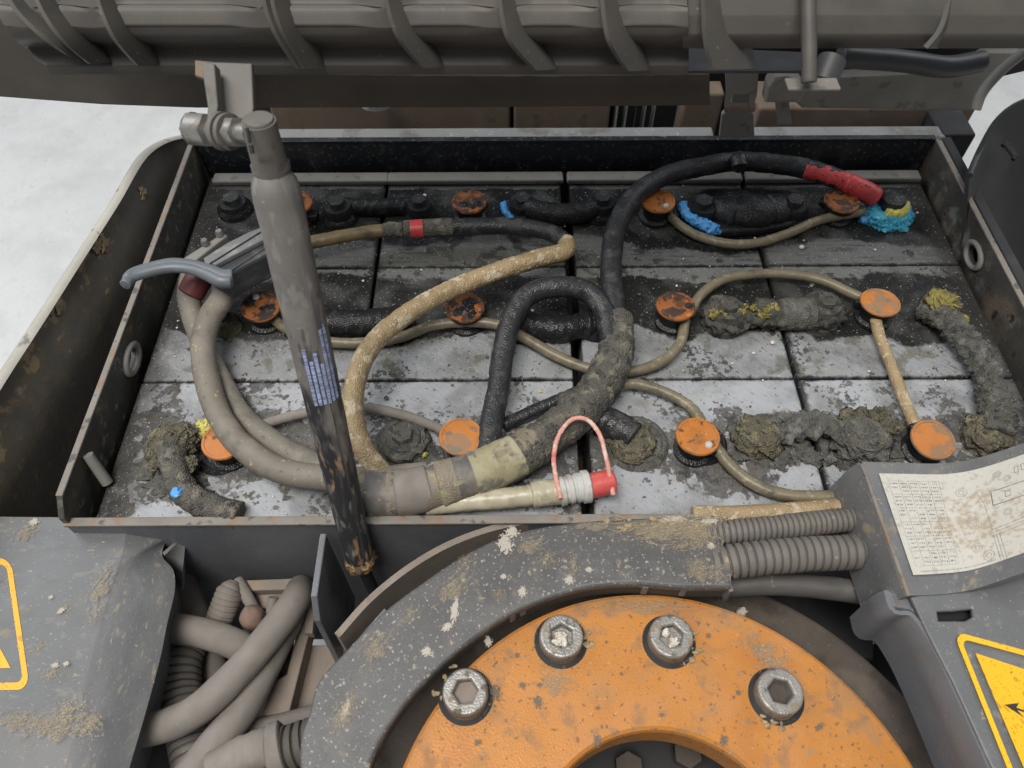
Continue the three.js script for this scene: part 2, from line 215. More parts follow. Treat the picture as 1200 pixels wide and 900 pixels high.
M.black = surface({ full: true, extra: { specularIntensity: 0.6 }, size: 0.15, base: [0.014, 0.0145, 0.016], rough: 0.34, vary: 0.3, bump: 0.0012, layers: [{ c: [0.05, 0.05, 0.05], f: 40, t: 0.1, s: 0.4, a: 0.6, r: 0.6 }, { c: [0.18, 0.17, 0.15], f: 220, t: 0.55, s: 0.08, a: 0.7, r: 0.9, h: 0.3 }] });
M.cableBlack = surface({ full: true, size: 0.15, base: [0.02, 0.021, 0.023], rough: 0.42, vary: 0.3, bump: 0.001, layers: [{ c: [0.07, 0.069, 0.065], f: 30, t: 0.05, s: 0.4, a: 0.75, r: 0.75 }, { c: [0.3, 0.29, 0.26], f: 150, t: 0.5, s: 0.1, a: 0.6, r: 0.9, h: 0.2 }] });
M.cableGrime = surface({ full: true, size: 0.15, base: [0.085, 0.08, 0.068], rough: 0.8, vary: 0.3, varyF: 40, bump: 0.003, layers: [{ c: [0.2, 0.185, 0.14], f: 45, t: 0, s: 0.35, a: 0.8, r: 0.95, h: 0.25 }, { c: [0.035, 0.035, 0.034], f: 60, t: 0.22, s: 0.15, a: 0.8, r: 0.6, h: -0.2 }, { c: [0.4, 0.38, 0.32], f: 190, t: 0.48, s: 0.1, a: 0.6, h: 0.3 }] });
M.cableGrey = surface({ full: true, size: 0.2, base: [0.175, 0.157, 0.13], rough: 0.66, vary: 0.12, varyF: 20, bump: 0.0004, layers: [{ c: [0.29, 0.26, 0.215], f: 12, t: 0, s: 0.5, a: 0.6, r: 0.85 }, { c: [0.42, 0.32, 0.18], f: 50, t: 0.48, s: 0.12, a: 0.8, r: 0.9, h: 0.15 }, { c: [0.55, 0.52, 0.46], f: 90, t: 0.6, s: 0.06, a: 0.7 }, { c: [0.1, 0.09, 0.08], f: 26, t: 0.15, s: 0.3, a: 0.6 }, { c: [0.06, 0.056, 0.052], f: 70, t: 0.42, s: 0.12, a: 0.6 }] });
M.hose = surface({ size: 0.2, base: [0.205, 0.186, 0.166], rough: 0.82, vary: 0.12, varyF: 26, bump: 0.0005, layers: [{ c: [0.27, 0.245, 0.217], f: 12, t: 0, s: 0.5, a: 0.7 }, { c: [0.15, 0.137, 0.125], f: 20, t: 0.2, s: 0.4, a: 0.6, r: 0.6 }, { c: [0.11, 0.1, 0.09], f: 80, t: 0.55, s: 0.1, a: 0.4 }, { c: [0.3, 0.23, 0.16], f: 40, t: 0.5, s: 0.15, a: 0.6 }, { c: [0.5, 0.48, 0.45], f: 200, t: 0.68, s: 0.05, a: 0.6 }] });
M.hoseDark = surface({ size: 0.2, base: [0.085, 0.082, 0.078], rough: 0.55, vary: 0.15, varyF: 26, bump: 0.0004, layers: [{ c: [0.15, 0.138, 0.122], f: 12, t: -0.1, s: 0.5, a: 0.7, r: 0.8 }, { c: [0.34, 0.26, 0.16], f: 45, t: 0.5, s: 0.12, a: 0.7 }] });
M.conduit = surface({ size: 0.2, base: [0.15, 0.14, 0.128], rough: 0.62, vary: 0.15, varyF: 26, bump: 0.0004, layers: [{ c: [0.19, 0.165, 0.135], f: 16, t: 0, s: 0.4, a: 0.65, r: 0.9 }, { c: [0.4, 0.28, 0.16], f: 50, t: 0.5, s: 0.12, a: 0.75 }] });
M.tan = surface({ full: true, size: 0.15, base: [0.33, 0.245, 0.135], rough: 0.5, vary: 0.14, varyF: 40, bump: 0.0016, layers: [{ c: [0.22, 0.155, 0.08], f: 26, t: 0.1, s: 0.3, a: 0.7, r: 0.5 }, { c: [0.52, 0.45, 0.32], f: 45, t: 0.12, s: 0.18, a: 0.8, r: 0.9, h: 0.25 }, { c: [0.68, 0.62, 0.5], f: 120, t: 0.4, s: 0.1, a: 0.7, r: 0.95, h: 0.3 }] });
M.thin = surface({ size: 0.15, base: [0.17, 0.145, 0.095], rough: 0.42, vary: 0.2, varyF: 40, bump: 0.0008, layers: [{ c: [0.07, 0.062, 0.05], f: 22, t: 0.05, s: 0.4, a: 0.8, r: 0.5 }, { c: [0.3, 0.26, 0.18], f: 60, t: 0.25, s: 0.2, a: 0.7, r: 0.85, h: 0.2 }, { c: [0.5, 0.47, 0.4], f: 220, t: 0.55, s: 0.08, a: 0.6, h: 0.2 }] });
M.tape = surface({ full: true, size: 0.15, base: [0.22, 0.19, 0.145], rough: 0.7, vary: 0.16, varyF: 26, bump: 0.0014, layers: [{ c: [0.36, 0.33, 0.2], f: 20, t: 0, s: 0.25, a: 0.75, r: 0.9, h: 0.2 }, { c: [0.12, 0.12, 0.125], f: 24, t: 0.22, s: 0.12, a: 0.85, r: 0.55 }, { c: [0.42, 0.27, 0.12], f: 60, t: 0.42, s: 0.1, a: 0.75, r: 0.95, h: 0.2 }, { c: [0.55, 0.54, 0.48], f: 170, t: 0.55, s: 0.08, a: 0.7 }] });
M.tapePale = surface({ size: 0.12, base: [0.3, 0.27, 0.165], rough: 0.85, vary: 0.2, varyF: 40, bump: 0.001, layers: [{ c: [0.38, 0.35, 0.25], f: 30, t: 0, s: 0.3, a: 0.7 }, { c: [0.11, 0.105, 0.1], f: 26, t: 0.2, s: 0.2, a: 0.8 }, { c: [0.5, 0.49, 0.44], f: 140, t: 0.5, s: 0.1, a: 0.6 }] });
M.tapeGrey = surface({ size: 0.12, base: [0.12, 0.117, 0.112], rough: 0.6, vary: 0.2, varyF: 30, bump: 0.001, layers: [{ c: [0.23, 0.2, 0.16], f: 26, t: 0, s: 0.3, a: 0.7 }, { c: [0.36, 0.24, 0.11], f: 60, t: 0.42, s: 0.12, a: 0.7 }] });
M.tapeDull = surface({ size: 0.12, base: [0.17, 0.15, 0.105], rough: 0.85, vary: 0.25, varyF: 40, bump: 0.0015, layers: [{ c: [0.25, 0.22, 0.16], f: 40, t: 0, s: 0.3, a: 0.7 }, { c: [0.07, 0.066, 0.06], f: 40, t: 0.25, s: 0.2, a: 0.7 }] });
M.clear = surface({ size: 0.1, base: [0.42, 0.385, 0.28], rough: 0.35, vary: 0.15, varyF: 40, layers: [{ c: [0.3, 0.25, 0.15], f: 45, t: 0.1, s: 0.3, a: 0.8, r: 0.8 }, { c: [0.55, 0.52, 0.42], f: 60, t: 0.3, s: 0.2, a: 0.6 }] });
M.white = surface({ size: 0.1, base: [0.5, 0.5, 0.48], rough: 0.45, vary: 0.12, varyF: 40, layers: [{ c: [0.3, 0.27, 0.2], f: 50, t: 0.1, s: 0.3, a: 0.6, r: 0.8 }] });
M.red = surface({ size: 0.1, base: [0.52, 0.05, 0.055], rough: 0.45, vary: 0.14, varyF: 30, bump: 0.001, layers: [{ c: [0.3, 0.06, 0.06], f: 40, t: 0.15, s: 0.3, a: 0.6, r: 0.7 }, { c: [0.03, 0.02, 0.02], f: 70, t: 0.42, s: 0.1, a: 0.9 }, { c: [0.55, 0.42, 0.36], f: 160, t: 0.52, s: 0.08, a: 0.6 }] });
M.redCap = surface({ size: 0.1, base: [0.58, 0.09, 0.085], rough: 0.4, vary: 0.1, varyF: 30, bump: 0.001, layers: [{ c: [0.6, 0.2, 0.14], f: 50, t: 0.25, s: 0.3, a: 0.6, r: 0.8 }] });
M.maroon = plain(0.13, 0.03, 0.03, 0.5);
M.cord = surface({ size: 0.1, base: [0.62, 0.3, 0.25], rough: 0.8, vary: 0.15, varyF: 60, bump: 0.001, layers: [{ c: [0.7, 0.56, 0.47], f: 60, t: 0.0, s: 0.3, a: 0.8, h: 0.2 }, { c: [0.6, 0.1, 0.08], f: 26, t: 0.2, s: 0.2, a: 0.8 }] });
M.blue = surface({ size: 0.08, base: [0.05, 0.38, 0.56], rough: 0.8, vary: 0.25, varyF: 90, bump: 0.002, layers: [{ c: [0.2, 0.55, 0.62], f: 90, t: 0.1, s: 0.3, a: 0.8 }, { c: [0.02, 0.12, 0.2], f: 80, t: 0.25, s: 0.2, a: 0.8 }] });
M.blueClean = surface({ size: 0.08, base: [0.06, 0.3, 0.66], rough: 0.5, vary: 0.15, varyF: 90, bump: 0.001, layers: [{ c: [0.5, 0.6, 0.7], f: 120, t: 0.4, s: 0.15, a: 0.8 }, { c: [0.02, 0.05, 0.12], f: 80, t: 0.3, s: 0.15, a: 0.8 }] });
M.yellowCrust = surface({ size: 0.08, base: [0.55, 0.5, 0.12], rough: 0.9, vary: 0.2, varyF: 90, bump: 0.002, layers: [{ c: [0.65, 0.6, 0.35], f: 80, t: 0.1, s: 0.3, a: 0.7 }] });
M.crust = surface({ full: true, size: 0.1, base: [0.11, 0.1, 0.066], rough: 0.95, vary: 0.3, varyF: 60, bump: 0.004, layers: [{ c: [0.24, 0.215, 0.135], f: 60, t: 0, s: 0.35, a: 0.8, h: 0.25 }, { c: [0.04, 0.038, 0.034], f: 80, t: 0.2, s: 0.2, a: 0.8, h: -0.25 }, { c: [0.4, 0.37, 0.28], f: 200, t: 0.42, s: 0.12, a: 0.7, h: 0.3 }] });
M.moss = surface({ size: 0.1, base: [0.19, 0.165, 0.045], rough: 0.95, vary: 0.3, varyF: 80, bump: 0.004, layers: [{ c: [0.36, 0.31, 0.09], f: 80, t: 0.05, s: 0.3, a: 0.85, h: 0.3 }, { c: [0.04, 0.035, 0.025], f: 90, t: 0.2, s: 0.2, a: 0.85, h: -0.3 }] });
M.crustDark = surface({ size: 0.1, base: [0.05, 0.05, 0.043], rough: 0.9, vary: 0.3, varyF: 60, bump: 0.004, layers: [{ c: [0.1, 0.095, 0.07], f: 55, t: 0, s: 0.3, a: 0.8 }, { c: [0.015, 0.015, 0.014], f: 60, t: 0.1, s: 0.2, a: 0.8 }, { c: [0.28, 0.25, 0.16], f: 200, t: 0.48, s: 0.12, a: 0.7 }] });
M.greyCrust = surface({ full: true, size: 0.12, base: [0.095, 0.094, 0.082], rough: 0.95, vary: 0.3, varyF: 60, bump: 0.003, layers: [{ c: [0.17, 0.17, 0.145], f: 50, t: 0.05, s: 0.3, a: 0.8, h: 0.25 }, { c: [0.05, 0.05, 0.052], f: 60, t: 0.15, s: 0.2, a: 0.8, h: -0.2 }, { c: [0.5, 0.48, 0.42], f: 210, t: 0.5, s: 0.1, a: 0.7, h: 0.3 }] });
M.mud = surface({ size: 0.1, base: [0.36, 0.28, 0.17], rough: 0.95, vary: 0.3, varyF: 60, bump: 0.002, layers: [{ c: [0.14, 0.11, 0.08], f: 60, t: 0.1, s: 0.3, a: 0.8 }] });
M.zinc = surface({ size: 0.1, base: [0.34, 0.335, 0.32], rough: 0.45, metal: 0.7, vary: 0.15, varyF: 50, layers: [{ c: [0.22, 0.19, 0.15], f: 40, t: 0.05, s: 0.3, a: 0.75, r: 0.8 }] });
M.bolt = surface({ full: true, size: 0.1, base: [0.3, 0.29, 0.27], rough: 0.5, metal: 0.55, vary: 0.18, varyF: 60, bump: 0.0006, layers: [{ c: [0.3, 0.24, 0.16], f: 60, t: 0.2, s: 0.2, a: 0.8, r: 0.9 }, { c: [0.07, 0.065, 0.06], f: 70, t: 0.25, s: 0.2, a: 0.7, r: 0.7 }] });
M.boltSmooth = plain(0.3, 0.29, 0.26, 0.4, 0.7);
M.disc = surface({ full: true, size: 0.35, base: [0.085, 0.07, 0.057], rough: 0.85, vary: 0.2, varyF: 16, bump: 0.001, layers: [{ c: [0.13, 0.108, 0.088], f: 14, t: 0, s: 0.5, a: 0.7 }, { c: [0.045, 0.036, 0.03], f: 20, t: 0.15, s: 0.3, a: 0.7 }, { c: [0.4, 0.34, 0.27], f: 170, t: 0.6, s: 0.07, a: 0.7 }] });
M.dusty = surface({ size: 0.3, base: [0.23, 0.195, 0.165], rough: 0.95, vary: 0.15, varyF: 24, bump: 0.0008, layers: [{ c: [0.3, 0.22, 0.16], f: 18, t: 0.05, s: 0.4, a: 0.6 }, { c: [0.15, 0.13, 0.115], f: 40, t: 0.3, s: 0.2, a: 0.5 }] });
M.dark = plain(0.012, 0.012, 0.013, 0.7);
M.darkSteel = surface({ size: 0.3, base: [0.02, 0.02, 0.022], rough: 0.6, vary: 0.3, layers: [{ c: [0.06, 0.055, 0.05], f: 14, t: 0.05, s: 0.5, a: 0.6 }] });
M.blueGrey = surface({ size: 0.2, base: [0.05, 0.053, 0.058], rough: 0.45, vary: 0.1, layers: [{ c: [0.1, 0.1, 0.105], f: 14, t: 0.1, s: 0.4, a: 0.6 }] });
M.handle = surface({ size: 0.15, base: [0.125, 0.142, 0.16], rough: 0.42, vary: 0.1, varyF: 20, layers: [{ c: [0.22, 0.235, 0.25], f: 24, t: 0.15, s: 0.4, a: 0.5 }, { c: [0.09, 0.1, 0.11], f: 30, t: 0.35, s: 0.2, a: 0.5 }] });
M.conGrey = surface({ size: 0.15, base: [0.045, 0.048, 0.052], rough: 0.55, vary: 0.15, varyF: 20, layers: [{ c: [0.12, 0.122, 0.12], f: 24, t: 0.0, s: 0.3, a: 0.6, r: 0.8 }] });
M.conTop = surface({ size: 0.15, base: [0.16, 0.165, 0.17], rough: 0.6, vary: 0.12, varyF: 20, layers: [{ c: [0.3, 0.3, 0.295], f: 24, t: 0.1, s: 0.3, a: 0.6, r: 0.8 }, { c: [0.1, 0.1, 0.1], f: 60, t: 0.4, s: 0.1, a: 0.7 }] });

// ------------------------------------------------------------------ the floor of the hall
structure('floor', [slab([V(-9, 0, -9), V(9, 0, -9), V(9, 0, 5), V(-9, 0, 5)], -0.75, 0.1, 0)], M.floor, 'pale smooth concrete floor of the hall around the truck');

// ------------------------------------------------------------------ the battery
const X0 = -0.4, CW = 0.2, ZR = [-0.698, -0.555, -0.412, -0.269], TOPH = 0.036;
const bat = thing('traction_battery', 'grimy battery of twelve grey cells with orange vent plugs in steel tray', 'battery');
const lid = (() => {                                              // dirt on the lids: wet black round the rear posts, grey dust round the front ones
  const W = 0.82, H = 0.45, light = [0.335, 0.352, 0.378];
  return surface({ full: true, size: W, sizeY: H, res: 1640, resY: 900, base: light, rough: 0.5, vary: 0.1, varyF: 12, bump: 0.0022, extra: { specularIntensity: 0.4 }, hook: (x, y, s) => {
    const wx = x - 0.41, wz = -(0.71 - y), row = wz < ZR[1] ? 0 : wz < ZR[2] ? 1 : 2, t = (wz - ZR[row]) / 0.143, col = clamp(Math.floor((wx + 0.4) / 0.2), 0, 3);
    const wx2 = 0.0035 * fbm(x * 30 + 11, y * 30, 3), wy2 = 0.0035 * fbm(x * 30, y * 30 + 21, 3), X = x + wx2, Y = y + wy2;
    const n1 = fbm(X * 17, Y * 19 + 40, 5), n2 = fbm(X * 60 + 9, Y * 60, 4), n3 = fbm(x * 210, y * 210 + 7, 3), st = fbm(x * 10 + 3, y * 170, 4), lo = fbm(x * 6 + 70, y * 6, 2);
    const clus = sm(0.0, 0.45, fbm(x * 9 + 31, y * 11 + 5, 3)), dia = fbm((x + y) * 22, (x - y) * 150, 3);
    s.h = lerp(0.5, s.h, 0.35); const right = sm(-0.05, 0.3, wx), left = sm(0.05, -0.25, wx);
    // fine wear and old stains on the plastic itself
    s.mix(0.3 * sm(0, 0.7, st), [0.36, 0.36, 0.35], 0.6, 0); const sp = fbm(x * 130 + 61, y * 130, 4), sp2 = fbm(x * 48 + 161, y * 52, 5); s.mix(0.3 * sm(0.05, 0.6, dia), [0.6, 0.61, 0.62], 0.5, 0);
    s.mix(0.4 * sm(0.15, 0.7, fbm(x * 12 + 33, y * 30, 4)), [0.31, 0.295, 0.25], 0.8, 0.03);
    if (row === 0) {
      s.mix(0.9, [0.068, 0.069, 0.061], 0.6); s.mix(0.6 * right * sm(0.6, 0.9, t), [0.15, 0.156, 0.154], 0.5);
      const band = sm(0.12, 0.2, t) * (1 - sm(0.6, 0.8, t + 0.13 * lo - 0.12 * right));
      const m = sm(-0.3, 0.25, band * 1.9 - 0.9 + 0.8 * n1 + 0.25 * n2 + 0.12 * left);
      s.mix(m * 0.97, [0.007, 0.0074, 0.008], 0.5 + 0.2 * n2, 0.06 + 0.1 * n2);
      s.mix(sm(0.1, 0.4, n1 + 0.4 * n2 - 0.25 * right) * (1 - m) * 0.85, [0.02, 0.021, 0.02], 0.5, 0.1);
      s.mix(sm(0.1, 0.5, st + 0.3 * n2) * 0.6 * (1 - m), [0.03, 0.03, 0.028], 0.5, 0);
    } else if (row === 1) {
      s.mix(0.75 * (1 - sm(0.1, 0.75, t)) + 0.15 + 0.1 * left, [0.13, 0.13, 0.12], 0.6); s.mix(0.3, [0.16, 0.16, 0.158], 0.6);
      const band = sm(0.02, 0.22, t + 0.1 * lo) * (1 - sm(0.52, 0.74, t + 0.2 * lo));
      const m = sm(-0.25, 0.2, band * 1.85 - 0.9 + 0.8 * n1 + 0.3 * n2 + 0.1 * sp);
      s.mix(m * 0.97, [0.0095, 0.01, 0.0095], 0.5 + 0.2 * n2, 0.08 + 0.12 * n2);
      s.mix(sm(0.26, 0.34, sp2 + 0.2 * sp + 0.4 * clus - 0.28) * (1 - m) * 0.9, [0.036, 0.036, 0.034], 0.7, 0.15);
      s.mix(sm(0.42, 0.5, sp + 0.35 * clus - 0.08) * (1 - m) * 0.85, [0.04, 0.04, 0.038], 0.8, 0.14);
      s.mix(sm(0.3, 0.5, fbm(X * 45 + 15, Y * 45, 4)) * (1 - m) * 0.8 * sm(0.9, 0.5, t + 0.3 * lo), [0.028, 0.028, 0.026], 0.6, 0.15);
      s.mix(sm(0.15, 0.5, fbm(X * 20 + 90, Y * 20, 4) + 0.25 * right - 0.1) * (1 - m) * 0.75, [0.12, 0.122, 0.092], 0.9, 0.08);
      s.mix(sm(0.1, 0.45, dia - 0.1) * (1 - m) * 0.6 * right, [0.09, 0.09, 0.085], 0.7, 0);
    } else {
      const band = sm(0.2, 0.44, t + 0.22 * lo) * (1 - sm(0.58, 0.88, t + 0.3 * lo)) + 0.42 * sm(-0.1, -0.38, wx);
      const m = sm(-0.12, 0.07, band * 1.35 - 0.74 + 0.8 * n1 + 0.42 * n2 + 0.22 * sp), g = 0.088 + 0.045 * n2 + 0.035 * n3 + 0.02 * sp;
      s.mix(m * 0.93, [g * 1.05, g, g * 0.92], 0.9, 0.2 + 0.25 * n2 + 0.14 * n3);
      s.mix(m * sm(0.05, 0.4, fbm(x * 30 + 5, y * 30 + 5, 5)) * 0.75, [0.036, 0.037, 0.039], 0.7, 0.05);
      s.mix(m * sm(0.26, 0.36, fbm(x * 30 + 25, y * 28 + 5, 5) + 0.12 * sp) * 0.85, [0.36, 0.37, 0.385], 0.6, -0.1);
      s.mix(sm(0.25, 0.33, sp2 + 0.22 * sp + 0.42 * clus - 0.28) * (1 - m) * 0.88, [0.08, 0.08, 0.081], 0.8, 0.14);
      s.mix(sm(0.42, 0.5, sp + 0.38 * clus - 0.08) * (1 - m) * 0.8, [0.07, 0.07, 0.068], 0.8, 0.14);
      s.mix(sm(0.05, 0.5, dia) * 0.45 * (1 - m), [0.2, 0.2, 0.2], 0.8, 0.03);
      s.mix(sm(0.25, 0.6, n1) * 0.4, [0.2, 0.18, 0.12], 0.9, 0.08);
    }
    s.mix(0.45 * sm(-0.1, 0.6, fbm(x * 13 + 200, y * 15 + 60, 4) + 0.1), [0.11, 0.11, 0.105], 0.45, 0);
    // grime in the joints and along the tray
    const jx = Math.min(...[-0.4, -0.2, 0, 0.2, 0.4].map((q) => Math.abs(wx - q))), jz = Math.min(...ZR.map((q) => Math.abs(wz - q)));
    const j = Math.max(1 - sm(0.001, 0.006 + 0.008 * Math.max(0, n1), jx + 0.003 * n2 + 0.0025 * n1), 1 - sm(0.0004, 0.003 + 0.005 * Math.max(0, n1), jz + 0.0022 * n2 + 0.002 * n1));
    s.mix(j * 0.92, [0.02, 0.02, 0.02], 0.7, -0.15);
    const rim = 1 - sm(0.008, 0.05 + 0.04 * n1, Math.min(0.41 - Math.abs(wx), 0.9));
    s.mix(rim * 0.85, [0.035, 0.034, 0.032], 0.8, 0.1);
    s.mix(sm(0.5, 0.66, n3 + 0.25 * n2) * 0.5 * clus, [0.03, 0.03, 0.03], 0.8, 0.15);
    s.mix(sm(0.62, 0.7, fbm(x * 260 + 50, y * 260, 2)) * 0.8, [0.6, 0.6, 0.57], 0.9, 0.25);
  } });
})();
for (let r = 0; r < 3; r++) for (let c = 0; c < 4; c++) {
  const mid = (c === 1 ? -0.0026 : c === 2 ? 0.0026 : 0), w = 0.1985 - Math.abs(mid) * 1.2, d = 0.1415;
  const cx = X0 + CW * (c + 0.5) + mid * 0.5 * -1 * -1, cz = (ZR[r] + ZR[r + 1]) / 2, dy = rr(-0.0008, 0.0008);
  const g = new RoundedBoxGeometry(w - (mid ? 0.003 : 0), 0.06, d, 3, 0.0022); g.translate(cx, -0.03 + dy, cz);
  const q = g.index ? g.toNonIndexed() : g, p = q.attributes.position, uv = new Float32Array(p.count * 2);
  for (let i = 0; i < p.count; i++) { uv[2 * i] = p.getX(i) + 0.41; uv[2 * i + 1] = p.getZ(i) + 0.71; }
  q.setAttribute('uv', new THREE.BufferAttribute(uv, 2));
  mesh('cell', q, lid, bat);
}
mesh('tray_floor', [rbox(0.815, 0.01, 0.45, 0.001, 0, -0.075, -0.492)], M.tray, bat);
// rear edge of the back cells: a low raised ledge per cell
for (let c = 0; c < 4; c++) mesh('ledge', [rbox(0.196, 0.007, 0.016, 0.0025, X0 + CW * (c + 0.5) + (c ? 0 : 0.005), 0.004, -0.688)], M.greyMetal, bat);
// steel tray
const wallHole = (x, y, rx, ry) => Array.from({ length: 24 }, (_, i) => V(x + rx * Math.cos(-i / 24 * 6.2832), y + ry * Math.sin(-i / 24 * 6.2832), 0));
function sideWall(x, name, mat, holeZ, holeY, sign) {
  // built along X then turned: the wall stands in the z direction
  const outl = [V(-0.718, -0.12, 0), V(-0.264, -0.12, 0), V(-0.264, TOPH - 0.012, 0), V(-0.276, TOPH, 0), V(-0.718, TOPH, 0)];
  const g = upright(outl, -0.0025, 0.005, 0.0008, [wallHole(holeZ, holeY, 0.013, 0.0085)]);
  g.rotateY(-Math.PI / 2); g.translate(x, 0, 0);                  // x -> z
  const w = mesh('tray_wall', boxUV(g), mat, bat);
  const ring = new THREE.TorusGeometry(0.0105, 0.0026, 10, 28); ring.scale(1.45, 1, 1); ring.rotateY(Math.PI / 2); ring.translate(x - sign * 0.004, holeY, holeZ);
  mesh('lifting_eye', boxUV(ring), M.greyMetal, w);
  mesh('top_edge', [rbox(0.0056, 0.0022, 0.44, 0.0008, x, TOPH + 0.0008, -0.497)], M.edge, w);
  return w;
}
sideWall(-0.4115, 'tray_wall', M.trayLeft, P(150, 421, 0.012).z, 0.012, -1);
sideWall(0.4115, 'tray_wall', M.trayRight, P(1137, 299, 0.012).z, 0.012, 1);
const backW = mesh('tray_wall', [rbox(0.816, 0.19, 0.006, 0.001, 0, TOPH - 0.095, -0.7135)], M.trayBack, bat);
mesh('top_edge', [rbox(0.826, 0.0022, 0.0075, 0.0008, 0, TOPH + 0.0007, -0.7135)], M.trayBack, backW);
const frontW = mesh('tray_wall', [rbox(0.826, 0.29, 0.005, 0.001, 0, 0.014 - 0.145, -0.2655)], M.bulk, bat);
mesh('top_edge', [rbox(0.828, 0.003, 0.0075, 0.001, 0, 0.0145, -0.2655)], M.edge, frontW);

// vent plugs: black neck, orange float cap, pale level pin
const neckG = lathe([[0.017, 0], [0.017, 0.004], [0.0135, 0.006], [0.0135, 0.014], [0.0155, 0.016], [0.0155, 0.0205], [0, 0.0205]], V(0, 0, 0));
const capG = lathe([[0, 0.0206], [0.0165, 0.0206], [0.0182, 0.0218], [0.0185, 0.0232], [0.0178, 0.0245], [0.016, 0.0248], [0.0155, 0.0242], [0, 0.0243]], V(0, 0, 0), 36);
const pinG = lathe([[0, 0.0268], [0.0022, 0.0265], [0.0032, 0.0255], [0.0034, 0.0241]], V(0.0075, 0, 0.009), 14);
const lug = rbox(0.012, 0.009, 0.012, 0.003, 0.016, 0.009, 0.004);
function plug(px, py, mat, { pin = 0, turn = 0, tilt = 0, muck = 0 } = {}) {
  const b = P(px, py, 0.024), o = mesh('vent_plug', [neckG.clone(), lug.clone()], M.black, bat); o.position.set(b.x, 0, b.z); o.rotation.set(tilt, turn, tilt * 0.6);
  const capUV = capG.clone(), a = capUV.attributes.uv, ox = rr(0, 0.3), oy = rr(0, 0.3); for (let i = 0; i < a.count; i++) a.setXY(i, a.getX(i) + ox, a.getY(i) + oy);
  mesh('cap', capUV, mat, o);
  if (pin) mesh('level_pin', pinG, pin === 1 ? M.white : M.dark, o);
  if (muck) mesh('dirt', [...Array(muck)].map(() => { const A = rr(0, 6.28), R = rr(0.002, 0.012); return blob(V(R * Math.cos(A), 0.0243, R * Math.sin(A)), rr(0.003, 0.0065), 0.0011, rr(0.003, 0.006), 0.5, 300, 14); }), mat === M.capDust ? M.crust : M.black, o);
  return o;
}
plug(346, 237, M.capDark, {}); plug(550, 236, M.capDark, { muck: 3, turn: 1 }); plug(771, 235, M.cap, { pin: 1 }); plug(987, 235, M.capDark, { pin: 2, turn: 2.4 });
plug(305, 357, M.capDark, { pin: 1, turn: 3, tilt: 0.06, muck: 2 }); plug(545, 360, M.capDark, { turn: 1, muck: 8 }); plug(792, 358, M.capDark, { pin: 2, turn: 0.8 }); plug(1033, 355, M.capDust, { turn: 2.4, muck: 0, tilt: -0.04 });
plug(262, 516, M.cap, { turn: 1 }); plug(540, 511, M.capDust, { turn: 0.7 }); plug(818, 511, M.cap, { pin: 1, turn: 0 }); plug(1092, 511, M.capDust, { pin: 0, turn: 2, muck: 0, tilt: 0.08 });
{ const w = P(1097, 497, 0.024); }

// terminals with shrouds and bolts, and the connectors between cells
function terminal(px, py, h, mat, { r = 0.0155, bolt = true, lump = 0 } = {}) {
  const c = P(px, py, h), g = lathe([[r * 1.25, 0], [r * 1.2, 0.006], [r, 0.009], [r * 0.98, h - 0.003], [r * 0.9, h], [0, h]], V(c.x, 0, c.z), 24);
  const t = mesh('terminal', lump ? [blob(V(c.x, h * 0.5, c.z), r * 1.25, h * 0.62, r * 1.2, lump, 110, 26, 0.001), g] : [g], mat, bat);
  if (bolt) { const hx = new THREE.CylinderGeometry(r * 0.56, r * 0.6, 0.0065, 6); hx.rotateY(rr(0, 1)); hx.translate(c.x, h + 0.003, c.z); mesh('bolt', boxUV(hx), lump ? mat : M.cableBlack, t); }
  return c;
}
const con = (pts, r, mat, o = {}) => mesh('cell_connector', [tube(px3(pts), r, { seg: 40, rad: 16, ...o })], mat, bat);
terminal(272, 236, 0.014, M.black); terminal(395, 240, 0.02, M.black); terminal(491, 238, 0.02, M.black, { r: 0.014 });
terminal(612, 236, 0.016, M.black); terminal(706, 235, 0.018, M.black); terminal(824, 239, 0.02, M.black, { r: 0.017 }); terminal(931, 238, 0.02, M.black, { r: 0.016 });
con([[404, 242, 0.01], [440, 243, 0.01], [484, 241, 0.01]], 0.009, M.black, { lump: 0.001 });
con([[612, 242, 0.01], [640, 249, 0.012], [675, 250, 0.012], [706, 240, 0.01]], 0.0115, M.black, { prof: ridged(0.004, 0.05, 0.5) });
con([[836, 244, 0.01], [862, 249, 0.013], [892, 248, 0.013], [926, 243, 0.01]], 0.0215, M.black, { prof: (t) => 0.75 + 0.25 * Math.sin(t * Math.PI) + (Math.abs(t - 0.3) < 0.035 || Math.abs(t - 0.66) < 0.035 ? -0.12 : 0), flat: 0.72, seg: 120 });
mesh('plate', [slab(px3([[808, 240, 0.01], [814, 228, 0.01], [830, 220, 0.01], [860, 221, 0.01], [895, 221, 0.01], [925, 222, 0.01], [940, 228, 0.01], [947, 242, 0.01], [942, 256, 0.01], [925, 264, 0.01], [890, 269, 0.01], [850, 272, 0.01], [830, 268, 0.01], [814, 256, 0.01]].reverse()), 0.011, 0.011, 0.0045, [], 4)], M.black, bat);
mesh('shroud', [tube(px3([[800, 240, 0.012], [808, 252, 0.012], [822, 262, 0.011], [838, 270, 0.009]]), 0.0072, { seg: 60, rad: 22, lump: 0.0013, lumpF: 150, flat: 0.8 }), blob(P(838, 270, 0.007), 0.007, 0.005, 0.006, 0.35, 200, 18, 0.001)], M.blueClean, bat);
mesh('shroud', [tube(px3([[590, 239, 0.006], [594, 250, 0.006], [602, 257, 0.004]]), 0.004, { seg: 20, lump: 0.001, lumpF: 260 })], M.blueClean, bat);
